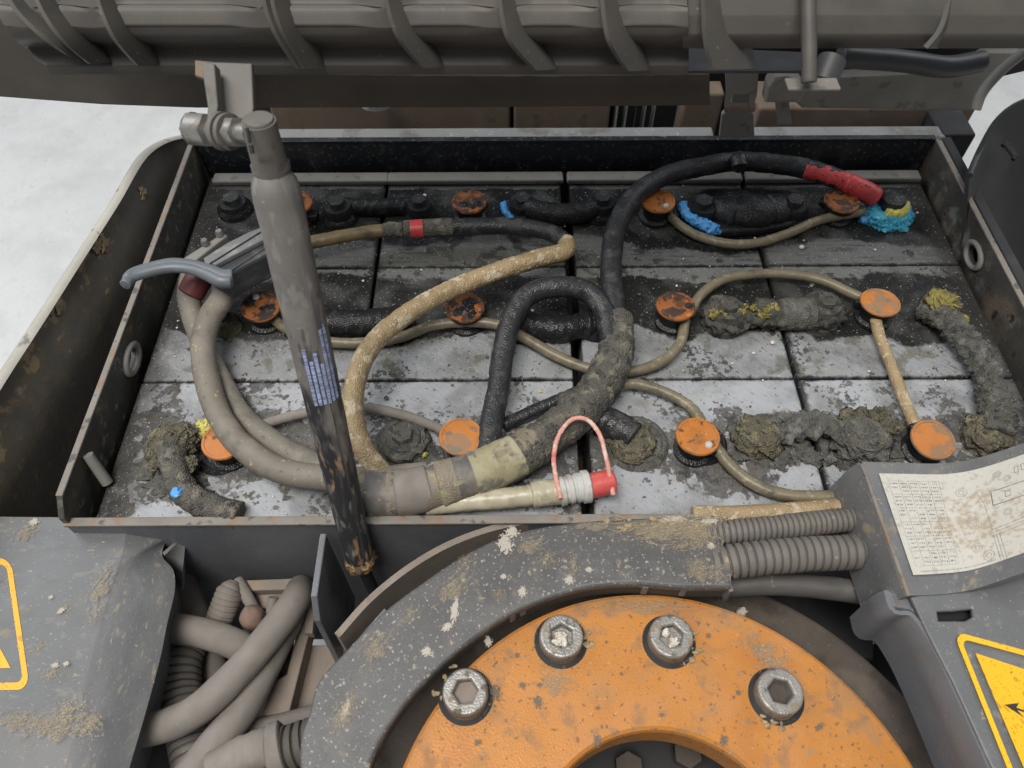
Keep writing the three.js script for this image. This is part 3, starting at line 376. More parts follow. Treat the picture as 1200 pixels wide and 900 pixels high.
// row B
terminal(262, 372, 0.014, M.crust, { r: 0.011 }); terminal(352, 372, 0.016, M.black); terminal(462, 372, 0.016, M.black);
con([[352, 376, 0.011], [380, 379, 0.012], [430, 379, 0.012], [470, 375, 0.011]], 0.0135, M.black, { lump: 0.0016, lumpF: 180 });
terminal(612, 375, 0.014, M.black); terminal(700, 372, 0.014, M.black);
con([[612, 380, 0.009], [655, 386, 0.011], [700, 378, 0.009]], 0.0125, M.black, { lump: 0.0014, lumpF: 180 });
terminal(853, 360, 0.023, M.crustDark, { r: 0.0165, lump: 0.22 }); terminal(968, 355, 0.025, M.crustDark, { r: 0.0165, lump: 0.2 });
con([[845, 376, 0.011], [880, 373, 0.013], [925, 370, 0.013], [978, 372, 0.011]], 0.0118, M.crustDark, { lump: 0.0036, lumpF: 85, flat: 0.75, seg: 70, rad: 24, prof: (t) => 0.9 + 0.14 * Math.sin(t * 16) });
mesh('corrosion', [...Array(13)].map((_, i) => { const q = P(838 + i * 9.5 + rr(-5, 5), 366 + rr(-8, 4), 0.021); return blob(q, rr(0.002, 0.0065), rr(0.002, 0.005), rr(0.002, 0.0055), 0.6, 320, 14); }), M.moss, bat);
mesh('sleeve', [tube(px3([[915, 369, 0.013], [938, 368, 0.0135], [950, 368, 0.0125]]), 0.0155, { seg: 20, lump: 0.001, lumpF: 120 })], M.greyCrust, bat);
terminal(1108, 352, 0.02, M.crust, { r: 0.015, lump: 0.22, bolt: false });
mesh('corrosion', [blob(P(1103, 352, 0.026), 0.014, 0.006, 0.012, 0.35, 240, 28), ...[...Array(8)].map(() => blob(P(1110 + rr(-14, 22), 366 + rr(-8, 10), 0.02), rr(0.003, 0.006), 0.003, rr(0.003, 0.006), 0.5, 260, 10))], M.moss, bat);
// row C
terminal(1165, 503, 0.018, M.crust, { r: 0.016, lump: 0.25, bolt: false });
terminal(1015, 508, 0.02, M.greyCrust, { r: 0.019, lump: 0.3, bolt: false }); terminal(892, 505, 0.018, M.crust, { r: 0.0165, lump: 0.22, bolt: false });
con([[886, 512, 0.01], [922, 507, 0.013], [955, 498, 0.013], [985, 502, 0.013], [1025, 514, 0.01]], 0.0112, M.greyCrust, { lump: 0.0042, lumpF: 80, flat: 0.55, seg: 70, rad: 24, prof: (t) => 0.92 + 0.14 * Math.cos(t * 13) });
mesh('corrosion', [...Array(22)].map((_, i) => { const q = P(985 + rr(0, 62), 492 + rr(-6, 42), 0.014); return blob(q, rr(0.004, 0.01), rr(0.003, 0.007), rr(0.004, 0.009), 0.45, 200, 13); }), M.crust, bat);
mesh('corrosion', [...Array(34)].map(() => { const q = P(rr(868, 1050), 512 + rr(-22, 26), 0.002); return blob(V(q.x, 0.0015, q.z), rr(0.005, 0.012), rr(0.0015, 0.0035), rr(0.004, 0.009), 0.5, 160, 14, 0.0004); }), M.greyCrust, bat).userData.kind = 'stuff';
mesh('corrosion', [...Array(26)].map(() => { const q = P(rr(825, 985), 370 + rr(-16, 16), 0.002); return blob(V(q.x, 0.0015, q.z), rr(0.005, 0.011), rr(0.0015, 0.004), rr(0.004, 0.008), 0.5, 160, 14, 0.0004); }), M.crustDark, bat).userData.kind = 'stuff';
mesh('corrosion', [...Array(20)].map(() => { const q = P(198 + rr(-45, 50), 530 + rr(-24, 50), 0.002); return blob(V(q.x, 0.0012, q.z), rr(0.005, 0.011), rr(0.0012, 0.003), rr(0.004, 0.009), 0.5, 160, 14, 0.0004); }), M.greyCrust, bat).userData.kind = 'stuff';
terminal(742, 512, 0.013, M.crust, { r: 0.0165, lump: 0.22, bolt: false }); terminal(472, 512, 0.014, M.greyCrust, { r: 0.016, lump: 0.22 });
con([[705, 492, 0.008], [722, 500, 0.01], [742, 512, 0.009]], 0.0135, M.cableBlack, { lump: 0.0008 });
terminal(198, 515, 0.02, M.crust, { r: 0.0165, lump: 0.26, bolt: false });
mesh('corrosion', [...Array(12)].map(() => blob(P(198 + rr(-24, 28), 522 + rr(-14, 30), 0.014), rr(0.004, 0.008), rr(0.003, 0.006), rr(0.004, 0.008), 0.45, 200, 12)), M.crust, bat);
mesh('corrosion', [[240, 500, 1], [237, 512, 0.7], [235, 497, 0.6], [493, 520, 1], [484, 530, 1], [497, 532, 0.6]].map(([x, y, k]) => blob(P(x, y, 0.003), 0.006 * k, 0.003, 0.006 * k, 0.5, 260, 14)), M.yellowCrust, bat);
for (const [x, y, r] of [[745, 520, 0.027], [898, 520, 0.024], [472, 520, 0.024], [260, 530, 0.022], [822, 520, 0.021]]) {   // sealing collars round the posts
  const q = P(x, y, 0); mesh('collar', lathe([[r * 0.6, 0.004], [r * 0.78, 0.0045], [r * 0.85, 0.0028], [r * 0.92, 0.0034], [r, 0.002], [r * 1.06, 0.0002]], V(q.x, 0, q.z), 36), x === 745 || x === 472 || x === 898 ? M.greyCrust : M.black, bat);
}
// red positive terminal with blue and yellow corrosion
{
  const c = P(1046, 236, 0.02); terminal(1046, 240, 0.016, M.cableBlack, { r: 0.014, bolt: false });
  mesh('terminal_cap', [lathe([[0, 0.0275], [0.011, 0.027], [0.0128, 0.0255], [0.0134, 0.0205], [0.0134, 0.016]], V(c.x, 0, c.z), 24, null)], M.cableBlack, bat);
  const arc = (a0, a1, r, y, n = 9) => Array.from({ length: n }, (_, i) => { const A = lerp(a0, a1, i / (n - 1)); return V(c.x - 0.001 + r * Math.cos(A), y, c.z + 0.002 + r * 0.92 * Math.sin(A)); });
  mesh('corrosion', [tube(arc(-0.3, 3.9, 0.0165, 0.009), 0.007, { seg: 110, rad: 26, lump: 0.0022, lumpF: 190 }), tube(arc(0.2, 3.2, 0.021, 0.004), 0.0052, { seg: 90, rad: 22, lump: 0.0024, lumpF: 230 }), ...[0.1, 1.1, 1.9, 2.8].map((A) => blob(V(c.x + 0.026 * Math.cos(A), 0.003, c.z + 0.026 * Math.sin(A)), rr(0.003, 0.005), 0.003, rr(0.003, 0.005), 0.5, 300, 14))], M.blue, bat);
  mesh('corrosion', [tube(arc(-0.7, 2.2, 0.0145, 0.0165), 0.0046, { seg: 80, rad: 20, lump: 0.0012, lumpF: 220 })], M.yellowCrust, bat);
  mesh('corrosion', [blob(P(1013, 258, 0.004), 0.0055, 0.0045, 0.005, 0.4, 260, 14, 0.001)], M.blueClean, bat);
}
// rust-coloured stud at the left wall
mesh('stud', [rod(P(103, 533, 0.03), P(126, 566, 0.004), 0.0042, 0.0046, 16)], M.greyMetal, bat);
// fine crystals and grit lying on the lids
{
  const l = [];
  for (let i = 0; i < 260; i++) { const x = rr(-0.39, 0.39), z = rr(-0.69, -0.275), s = rr(0.0005, 0.0017) * (rnd() < 0.1 ? 1.8 : 1); const g = new THREE.IcosahedronGeometry(s, 0); g.scale(1, 0.6, rr(0.6, 1.3)); g.rotateY(rr(0, 6)); g.translate(x, s * 0.4 + 0.0006, z); l.push(boxUV(g)); }
  const a = mesh('grit', l.slice(0, 150), M.greyCrust); a.userData = { kind: 'stuff', label: 'dark and pale grit scattered over the battery lids' }; scene.add(a);
  const b = mesh('white_grit', l.slice(150), M.chalk); b.userData = { kind: 'stuff', label: 'tiny white crystals scattered over the battery lids' }; scene.add(b);
}

// ------------------------------------------------------------------ chassis behind, beside and in front of the battery
const chassis = thing('truck_chassis', 'dark dusty steel chassis of the truck around the battery bay', 'chassis');
{
  const z1 = -0.7205, p1 = P(600, 164, 0.036), p0 = P(600, 148, 0.03);
  // pale ledge behind the tray, in two lengths either side of the hinge
  const a0 = P(300, 150, 0.034).x, a1 = P(836, 150, 0.034).x, b0 = P(884, 150, 0.034).x, b1 = P(1106, 150, 0.034).x, zb = P(600, 147, 0.034).z;
  mesh('ledge', [rbox(a1 - a0, 0.07, z1 - zb, 0.003, (a1 + a0) / 2, 0.032 - 0.035, (z1 + zb) / 2)], M.beam, chassis);
  mesh('ledge', [rbox(b1 - b0, 0.07, z1 - zb, 0.003, (b0 + b1) / 2, 0.032 - 0.035, (z1 + zb) / 2)], M.beam, chassis);
  const zr = -0.80, box = (x0, x1, y0, y1, mat, name, dz = 0, d = 0.1) => { const a = Z(x0, y1, zr + dz), b = Z(x1, y0, zr + dz); return mesh(name, [rbox(b.x - a.x, b.y - a.y + 0.06, d, 0.004, (a.x + b.x) / 2, (a.y + b.y) / 2 - 0.03, zr + dz - d / 2)], mat, chassis); };
  box(322, 598, 112, 149, M.brown, 'rear_panel'); box(602, 718, 110, 149, M.brown, 'rear_panel', 0.004);
  box(796, 850, 110, 149, M.brown, 'rear_panel'); 
  for (let i = 0; i < 5; i++) box(720 + i * 11, 727 + i * 11, 112, 149, i === 2 ? M.blueGrey : M.beam, 'slat', 0.006, 0.02);
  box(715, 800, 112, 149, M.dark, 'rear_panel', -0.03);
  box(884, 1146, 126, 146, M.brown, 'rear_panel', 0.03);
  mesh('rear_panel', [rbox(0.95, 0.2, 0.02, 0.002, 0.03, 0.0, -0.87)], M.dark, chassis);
  const gL = Z(440, 121, -0.76); mesh('knob', [lathe([[0.02, 0], [0.02, 0.006], [0.014, 0.008], [0, 0.008]], V(gL.x, gL.y - 0.004, -0.77), 24)], M.beam, chassis);
  // dark corner beyond the tray's right end and inner walls of the bay
  mesh('side_plate', [rbox(0.012, 0.5, 0.5, 0.002, 0.428, -0.22, -0.5)], M.darkSteel, chassis);
  mesh('corner_plate', [rbox(0.04, 0.09, 0.05, 0.004, 0.442, -0.012, -0.748)], M.darkSteel, chassis);
  mesh('side_plate', [rbox(0.012, 0.5, 0.44, 0.002, -0.431, -0.28, -0.5)], M.darkSteel, chassis);
  // floor of the front bay, dark
  mesh('bay_floor', [rbox(1.1, 0.01, 0.62, 0.001, 0, -0.3, 0.05)], M.darkSteel, chassis);
  mesh('bay_wall', [rbox(0.012, 0.3, 0.6, 0.002, -0.45, -0.16, 0.05)], M.darkSteel, chassis);
  mesh('bay_wall', [rbox(0.012, 0.3, 0.6, 0.002, 0.52, -0.16, 0.05)], M.darkSteel, chassis);
  // upright web plate and dusty shelf left of the guard
  const w0 = P(382, 634, 0.0), web = upright([V(0, -0.14, 0), V(0.07, -0.14, 0), V(0.062, -0.02, 0), V(0.05, 0.0, 0), V(0, 0.0, 0)], -0.0025, 0.005, 0.001);
  web.rotateY(-Math.PI / 2); web.translate(w0.x, 0.012, -0.2555);
  mesh('web_plate', [boxUV(web)], M.bulk, chassis);
  mesh('shelf', [slab(px3([[300, 757, -0.1], [425, 755, -0.1], [415, 850, -0.1], [360, 905, -0.1], [300, 905, -0.1]]), -0.1, 0.006, 0.001)], M.dusty, chassis);
  // thick lower beam on which the dusty drum sits
  mesh('cross_beam', [slab(px3([[430, 690, -0.09], [620, 640, -0.09], [880, 640, -0.09], [1040, 700, -0.09], [1040, 760, -0.09], [430, 760, -0.09]]), -0.12, 0.02, 0.002)], M.darkSteel, chassis);
}
// left outer panel: pale rolled rim, dark inside face
{
  const o = thing('side_panel', 'dark mud-stained left side panel with pale rolled rim beside the pale floor', 'panel');
  const H = 0.045, rimPts = [[214, 160], [190, 166], [168, 180], [130, 240], [85, 310], [40, 380], [0, 441], [-40, 505], [-85, 575], [-140, 660]].map(([x, y]) => P(x, y, H));
  const crv = new THREE.CatmullRomCurve3(rimPts, false, 'centripetal');
  mesh('panel', [sheet((u, v) => { const p = crv.getPointAt(u), e = sm(0, 1, v); return V(p.x + 0.01 * Math.min(1, v * 8) + 0.012 * v, p.y - v * 0.4, p.z + 0.004 * e); }, 70, 30, 0.004)], M.panel, o);
  mesh('rim', [sheet((u, v) => { const p = crv.getPointAt(u); return V(p.x - 0.0035 + 0.0105 * v, p.y + 0.0016 - 0.0022 * (2 * v - 1) ** 2, p.z - 0.002 * (1 - v)); }, 90, 8, 0.003)], M.rimPale, o);
  const mud = [[0.335, 0.03, 5, 1], [0.5, 0.03, 4, 0.9], [0.16, 0.06, 3, 0.7]];
  mesh('mud', mud.flatMap(([u, v, n, k]) => [...Array(n)].map(() => { const p = crv.getPointAt(clamp(u + rr(-0.012, 0.012))), w = Math.max(0.012, v + rr(-0.02, 0.02)); return blob(V(p.x + 0.01 * Math.min(1, w * 8) + 0.012 * w + 0.0006, p.y - w * 0.4, p.z), rr(0.001, 0.0016) * k, rr(0.004, 0.007) * k, rr(0.005, 0.009) * k, 0.5, 240, 12); })), M.mud, o).userData.kind = 'stuff';
  const c = P(50, 545, -0.06); mesh('clip', [rbox(0.022, 0.02, 0.018, 0.003, c.x, c.y, c.z), rbox(0.003, 0.03, 0.03, 0.001, c.x - 0.012, c.y, c.z)], M.brown, o);
  const c2 = P(-4, 520, -0.03); mesh('clip', [rbox(0.018, 0.016, 0.016, 0.003, c2.x + 0.006, c2.y, c2.z)], M.brown, o);
}
// right: open side door, dark, with a slot
{
  const o = thing('side_door', 'dark curved side door standing open at the right edge of the photo', 'door');
  const H = 0.06, pts = [[1290, 112], [1225, 116], [1190, 128], [1166, 147], [1149, 175], [1136, 206]].map(([x, y]) => P(x, y, H));
  const crv = new THREE.CatmullRomCurve3(pts, false, 'centripetal');
  const hole = P(1186, 176, H);
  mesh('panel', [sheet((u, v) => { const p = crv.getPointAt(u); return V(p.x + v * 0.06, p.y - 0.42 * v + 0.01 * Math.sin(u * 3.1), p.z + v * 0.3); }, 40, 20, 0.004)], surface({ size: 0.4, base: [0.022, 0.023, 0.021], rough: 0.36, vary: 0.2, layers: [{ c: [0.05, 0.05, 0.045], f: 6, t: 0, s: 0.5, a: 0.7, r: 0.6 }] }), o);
  mesh('rim', [tube(pts.map((p) => V(p.x, p.y + 0.001, p.z)), 0.003, { seg: 50, rad: 10 })], M.blueGrey, o);
  const q = D(1184, 176, 0.80);
  mesh('slot', [rod(D(1178, 168, 0.795), D(1190, 184, 0.785), 0.0028, 0.0028, 10), rod(D(1175, 171, 0.795), D(1181, 165, 0.795), 0.0024, 0.0024, 10), rod(D(1187, 187, 0.785), D(1193, 181, 0.785), 0.0024, 0.0024, 10)], M.dark, o);
}

// ------------------------------------------------------------------ raised hood over the bay
{
  const o = thing('raised_hood', 'dusty ribbed grey plastic hood raised above the battery', 'hood');
  const prof = (s) => {                                            // s 0..1 down the panel: [image row, distance]
    const k = [[-0.01, -130, 0.47], [0.3, -40, 0.485], [0.6, 10, 0.495], [0.72, 32, 0.502], [0.76, 42, 0.511], [0.79, 46, 0.527], [0.84, 52, 0.535], [0.95, 74, 0.538], [0.985, 80, 0.538], [1.0, 82, 0.543]];
    let i = 0; while (i < k.length - 2 && s > k[i + 1][0]) i++; const t = sm(k[i][0], k[i + 1][0], s); return [lerp(k[i][1], k[i + 1][1], t), lerp(k[i][2], k[i + 1][2], t)];
  };
  mesh('upper_panel', [sheet((u, v) => { const a = D(lerp(-40, 1330, u), -128, 0.472); return V(a.x * (1 + 0.25 * v), a.y + 0.5 * v, a.z + 0.06 * v - 0.05 * v * v); }, 30, 12, 0.003)], M.hood, o);
  const ribX = [305, 450, 582, 702, 820];
  const panelAt = (x, s) => { const [y, d] = prof(s); const nearRib = Math.min(...[40, 110, ...ribX, 938, 1105].map((q) => Math.abs(x - q))); const b = s < 0.74 ? 0.006 * sm(0, 45, nearRib) * sm(0.74, 0.5, s) : 0; return D(x, y, d + b - 0.006); };
  const Lp = (u, v) => { const xl = lerp(-40, 60, v * v), x = lerp(xl, 806, u); return panelAt(x, v); };
  mesh('ribbed_panel', [sheet(Lp, 260, 60, 0.003)], M.hood, o);
  mesh('ribbed_panel', [sheet((u, v) => { const x = lerp(800, 1330, u); const [y, d] = prof(v * 0.77); return D(x, y + 8, d - (v < 0.9 ? 0 : 0)); }, 90, 40, 0.003)], M.hood, o);
  const rib = (pix, fin = 0.02) => {                              // a curved fin standing off the panel
    const c = new THREE.CatmullRomCurve3(pix.map(([x, y, d]) => D(x, y, d)), false, 'centripetal');
    return sheet((u, v) => { const p = c.getPointAt(v), dir = CAM.clone().sub(p).normalize(), side = V(1, 0, 0); return p.clone().addScaledVector(dir, -0.044 * u).addScaledVector(side, fin * u + 0.004 * Math.sin(u * 3.14)); }, 6, 40, 0.0032);
  };
  const ribs = [[[-12, -40], [18, 15], [55, 50], [92, 72]], [[28, -40], [45, 10], [68, 45], [102, 74]], [[100, -60], [112, 0], [128, 40], [158, 76]], [[300, -60], [306, 0], [318, 36], [346, 80]], [[310, -60], [316, 0], [326, 34], [352, 80]], [[444, -60], [450, 0], [462, 40], [492, 80]], [[578, -60], [583, 0], [592, 44], [624, 83]], [[700, -60], [703, 0], [710, 46], [732, 83]]];
  for (const r of ribs) mesh('rib', [rib(r.map(([x, y], i) => [x, y, [0.478, 0.478, 0.484, 0.51][i]]))], M.hood, o);
  mesh('rib', [rib([[818, -60, 0.48], [821, 0, 0.482], [824, 50, 0.49], [832, 82, 0.5]], 0.03)], M.hood, o);
  mesh('rib', [tube([D(946, -60, 0.478), D(947, 0, 0.478), D(948, 60, 0.482), D(948, 96, 0.486)], 0.0048, { seg: 40, rad: 14, prof: (t) => 1 })], M.hood, o);
  mesh('rib', [rib([[1112, -60, 0.488], [1108, 0, 0.49], [1098, 34, 0.494], [1082, 54, 0.5]], 0.006)], M.hood, o);
  // deep shell behind and lower lip
  const zl = -0.615, lipTop = Z(600, 20, zl).y;
  const lip = (pix, z, th) => upright(pix.map(([x, y]) => Z(x, y, z)), z - th, th, 0.0015);
  mesh('shell', [lip([[-140, 20], [292, 20], [292, 127], [230, 127], [120, 123], [0, 114], [-140, 96]], zl + 0.006, 0.006)], M.hoodShell, o);
  mesh('lip', [lip([[296, 60], [832, 60], [832, 124], [600, 126], [296, 127]], zl, 0.006)], M.hoodLip, o);
  mesh('lip_bead', [tube([Z(380, 84, zl + 0.012), Z(600, 86, zl + 0.012), Z(830, 84, zl + 0.012)], 0.0025, { seg: 40, rad: 8, lump: 0.0005, lumpF: 160 })], M.beam, o);
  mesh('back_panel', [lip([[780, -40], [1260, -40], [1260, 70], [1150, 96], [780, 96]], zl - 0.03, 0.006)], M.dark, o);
  mesh('inner_sheet', [sheet((u, v) => D(lerp(806, 938, u), lerp(58, 86, v) + 6 * u * (1 - v), 0.6 - 0.03 * v), 12, 6, 0.002)], M.blueGrey, o);
  mesh('lip', [lip([[946, 92], [1040, 88], [1120, 84], [1160, 62], [1205, 62], [1180, 84], [1156, 108], [1141, 130], [940, 127], [930, 118]], zl + 0.01, 0.012)], M.greyMetal, o);
  mesh('inner_tube', [tube([D(985, 66, 0.56), D(1060, 72, 0.57), D(1110, 78, 0.58), D(1150, 72, 0.585)], 0.008, { seg: 30 }), rod(D(975, 70, 0.515), D(963, 98, 0.515), 0.0095, 0.0095, 20)], M.blueGrey, o);
  mesh('flange', [rbox(0.034, 0.0022, 0.012, 0.0008, D(952, 99, 0.5).x, D(952, 99, 0.5).y, D(952, 99, 0.5).z)], M.greyMetal, o);
  mesh('side_bend', [tube([D(1235, 40, 0.56), D(1205, 58, 0.565), D(1172, 84, 0.57), D(1150, 110, 0.575), D(1143, 128, 0.58)], 0.004, { seg: 30 })], M.greyMetal, o);
}
// hinge and latch
{
  const o = thing('hinge_assembly', 'dusty steel hinge joining the raised hood to the ledge behind the battery', 'hinge'), z = -0.6;
  const q = (x, y, zz) => Z(x, y, zz);
  mesh('upper_leaf', [upright([[850, 84], [889, 84], [887, 112], [882, 126], [877, 126], [877, 110], [858, 110], [855, 126], [849, 126], [851, 108]].map(([x, y]) => q(x, y, z)), z - 0.004, 0.005, 0.001)], M.greyMetal, o);
  mesh('lower_leaf', [upright([[858, 109], [878, 109], [877, 124], [883, 134], [884, 160], [843, 160], [846, 134], [857, 124]].map(([x, y]) => q(x, y, z - 0.08)), z - 0.085, 0.006, 0.001)], M.greyMetal, o);
  mesh('pin', [rod(q(850, 126, z - 0.012), q(884, 126, z - 0.012), 0.004, 0.004, 14)], M.brown, o);
  const r = thing('hood_latch', 'grey quarter-round latch block with a hanging tab right of the hinge', 'latch');
  mesh('block', [upright([[896, 119], [900, 100], [908, 88], [922, 86], [938, 93], [946, 104], [936, 119]].map(([x, y]) => q(x, y, -0.585)), -0.6, 0.018, 0.003)], M.greyMetal, r);
  mesh('tab', [sheet((u, v) => q(lerp(908, 924, u) + v * 3, lerp(118, 146, v), -0.605 + 0.012 * v * v), 4, 12, 0.002)], M.greyMetal, r);
}

// dried dirt with ragged edges, lying flat on a surface: three kinds, each spot its own place and size
const stainMat = (kind, col) => {
  const cv = document.createElement('canvas'); cv.width = cv.height = 256; const c = cv.getContext('2d'), id = c.createImageData(256, 256), o = rr(0, 90);
  for (let y = 0; y < 256; y++) for (let x = 0; x < 256; x++) {
    const u = (x - 128) / 128, v = (y - 128) / 128, r = Math.hypot(u, v), n = fbm(x / 60 + o, y / 60, 5), f = fbm(x / 14 + o, y / 14, 3), k = (y * 256 + x) * 4, w = 1 + 0.25 * f;
    const a = kind === 'smear' ? sm(0.1, 0.7, 1 - r + n * 0.9 - 0.15) * (0.55 + 0.45 * sm(-0.2, 0.4, f)) * sm(1, 0.8, r) : kind === 'chip' ? sm(0.0, 0.12, 0.62 - r + n * 0.5 + f * 0.12) * sm(1, 0.9, r) : sm(0.12, 0.25, f + n * 0.5 + (0.35 - r) * 0.7) * sm(1, 0.8, r);
    for (let q = 0; q < 3; q++) id.data[k + q] = Math.min(255, col[q] * w); id.data[k + 3] = 255 * clamp(a);
  }
  c.putImageData(id, 0, 0); const t = new THREE.CanvasTexture(cv); t.colorSpace = THREE.SRGBColorSpace;
  return new THREE.MeshStandardMaterial({ map: t, transparent: true, roughness: 0.95, opacity: kind === 'chip' ? 0.85 : 0.62, side: THREE.DoubleSide });
};
const ST = { smear: stainMat('smear', [158, 146, 124]), pale: stainMat('chip', [186, 180, 168]), fleck: stainMat('fleck', [168, 154, 128]), grey: stainMat('chip', [112, 104, 92]) };
let stainLift = 0;
function stains(parent, kind, list, h) {                           // each: pixel x, y, half length, half width (metres), turn
  const gs = list.map(([x, y, a, b, turn = 0, hh]) => { const g = new THREE.PlaneGeometry(2 * a, 2 * b); g.rotateX(-Math.PI / 2); g.rotateY(turn); const H = hh ?? (typeof h === 'function' ? h(x, y) : h), q = P(x, y, H); stainLift = (stainLift + 1) % 12; g.translate(q.x, H + 0.0005 + stainLift * 0.00004, q.z); return g; });
  const m = mesh('dirt', gs, ST[kind], parent); m.userData.kind = 'stuff'; return m;
}
// ------------------------------------------------------------------ covers at the front
function affine(g, o, ex, ey) { return g; }
function decal(o, ex, ey, w, h, draw, name, parent, lift = 0.0004) {   // a printed sticker lying on a flat face
  const cv = document.createElement('canvas'); cv.width = w; cv.height = h; draw(cv.getContext('2d'), w, h);
  const t = new THREE.CanvasTexture(cv); t.colorSpace = THREE.SRGBColorSpace;
  const g = new THREE.BufferGeometry(), n = ex.clone().cross(ey).normalize(); if (n.y < 0) n.negate();
  const q = [o, o.clone().add(ex), o.clone().add(ey), o.clone().add(ex).add(ey)].map((p) => p.clone().addScaledVector(n, lift));
  g.setFromPoints(q); g.setAttribute('uv', new THREE.Float32BufferAttribute([0, 1, 1, 1, 0, 0, 1, 0], 2)); g.setIndex([0, 2, 1, 1, 2, 3]); g.computeVertexNormals();
  return mesh(name, g, new THREE.MeshStandardMaterial({ map: t, transparent: true, roughness: 0.5, side: THREE.DoubleSide }), parent);
}
const wear = (c, w, h, n, col, r) => { c.fillStyle = col; for (let i = 0; i < n; i++) { c.beginPath(); c.ellipse(rnd() * w, rnd() * h, rr(0.3, 1) * r, rr(0.3, 1) * r * 0.7, rnd() * 3, 0, 7); c.fill(); } };
{
  const o = thing('left_cover', 'dark grey plastic cover with yellow warning sticker at lower left', 'cover'), h = 0.0;
  // flat top, bent side, one shaped sheet
  const edge = new THREE.CatmullRomCurve3([[150, 608], [207, 624], [194, 636], [190, 651], [203, 668], [205, 690], [196, 730], [188, 770], [172, 830], [150, 905], [128, 980]].map(([x, y]) => P(x, y, -0.02)), false, 'centripetal', 0.2);
  const fold = new THREE.CatmullRomCurve3([[146, 607], [146, 630], [138, 660], [125, 700], [112, 745], [100, 790], [90, 840], [72, 905], [50, 980]].map(([x, y]) => P(x, y, 0)), false, 'centripetal', 0.2);
  const outer = (v) => P(-160, lerp(604, 990, v), 0);
  mesh('top', [sheet((u, v) => {
    const f = fold.getPointAt(v); if (u < 0.5) { const q = outer(v).lerp(f, u * 2); q.y += -0.0015 * sm(0.4, 0.5, u); return q; }
    const e = edge.getPointAt(v), t = (u - 0.5) * 2, q = f.clone().lerp(e, t); q.y -= 0.0015 * (1 - t) - 0.003 * Math.sin(t * Math.PI); return q;
  }, 80, 60, -0.004)], M.cover, o);
  mesh('side', [sheet((u, v) => { const e = edge.getPointAt(0.14 + 0.86 * u); return V(e.x - 0.004 - 0.012 * v, e.y - 0.0045 - 0.06 * v, e.z); }, 50, 6, 0.003), sheet((u, v) => { const a = P(lerp(-160, 150, u), 606, 0); return V(a.x, a.y - 0.004 - 0.05 * v, a.z + 0.002); }, 12, 3, 0.003)], M.cover, o);
  // notch flap behind the notch at the corner
  mesh('flap', [sheet((u, v) => { const a = P(lerp(190, 216, u), lerp(648, 625, u), -0.021), b = P(lerp(203, 217, u), lerp(668, 690, u), -0.06); return a.lerp(b, v); }, 10, 8, 0.003)], M.cover, o);
  stains(o, 'smear', [[118, 690, 0.022, 0.01, 1.3], [70, 850, 0.03, 0.016, 0.3], [20, 845, 0.024, 0.01, 0], [110, 845, 0.012, 0.008, -0.5], [30, 625, 0.014, 0.01, 0.6]], 0.0006);
  stains(o, 'fleck', [[124, 668, 0.012, 0.007, 1.2], [112, 720, 0.014, 0.007, 1.4], [75, 835, 0.02, 0.012, 0.6], [100, 855, 0.016, 0.009, -0.3], [40, 850, 0.016, 0.008, 0], [60, 790, 0.012, 0.008], [75, 712, 0.008, 0.006], [45, 760, 0.01, 0.006, 1]], 0.0006);
  stains(o, 'pale', [[40, 612, 0.006, 0.005, 0.2], [60, 700, 0.003, 0.0022], [72, 716, 0.005, 0.003, 0.7], [65, 780, 0.005, 0.003], [78, 778, 0.0036, 0.0026]], 0.0006);
  const O = P(-108, 655, 0), ex = P(14, 653, 0).sub(O), ey = P(-88, 810, 0).sub(P(-108, 655, 0)); const e2 = P(37, 810, 0).sub(P(14, 653, 0));
  decal(O, ex, e2, 512, 512, (c, w, hh) => {
    c.clearRect(0, 0, w, hh); c.strokeStyle = '#f0ac25'; c.lineWidth = 26; c.beginPath(); c.roundRect(18, 18, w - 36, hh - 36, 44); c.stroke();
    c.fillStyle = '#f2b022'; c.beginPath(); c.moveTo(w / 2, 80); c.lineTo(w - 78, hh - 82); c.lineTo(78, hh - 82); c.closePath(); c.fill();
    wear(c, w, hh, 40, 'rgba(120,90,40,0.35)', 9); c.globalCompositeOperation = 'destination-out'; wear(c, w, hh, 260, 'rgba(0,0,0,0.55)', 5); wear(c, w, hh, 26, 'rgba(0,0,0,0.35)', 26);
  }, 'warning_sticker', o);
}
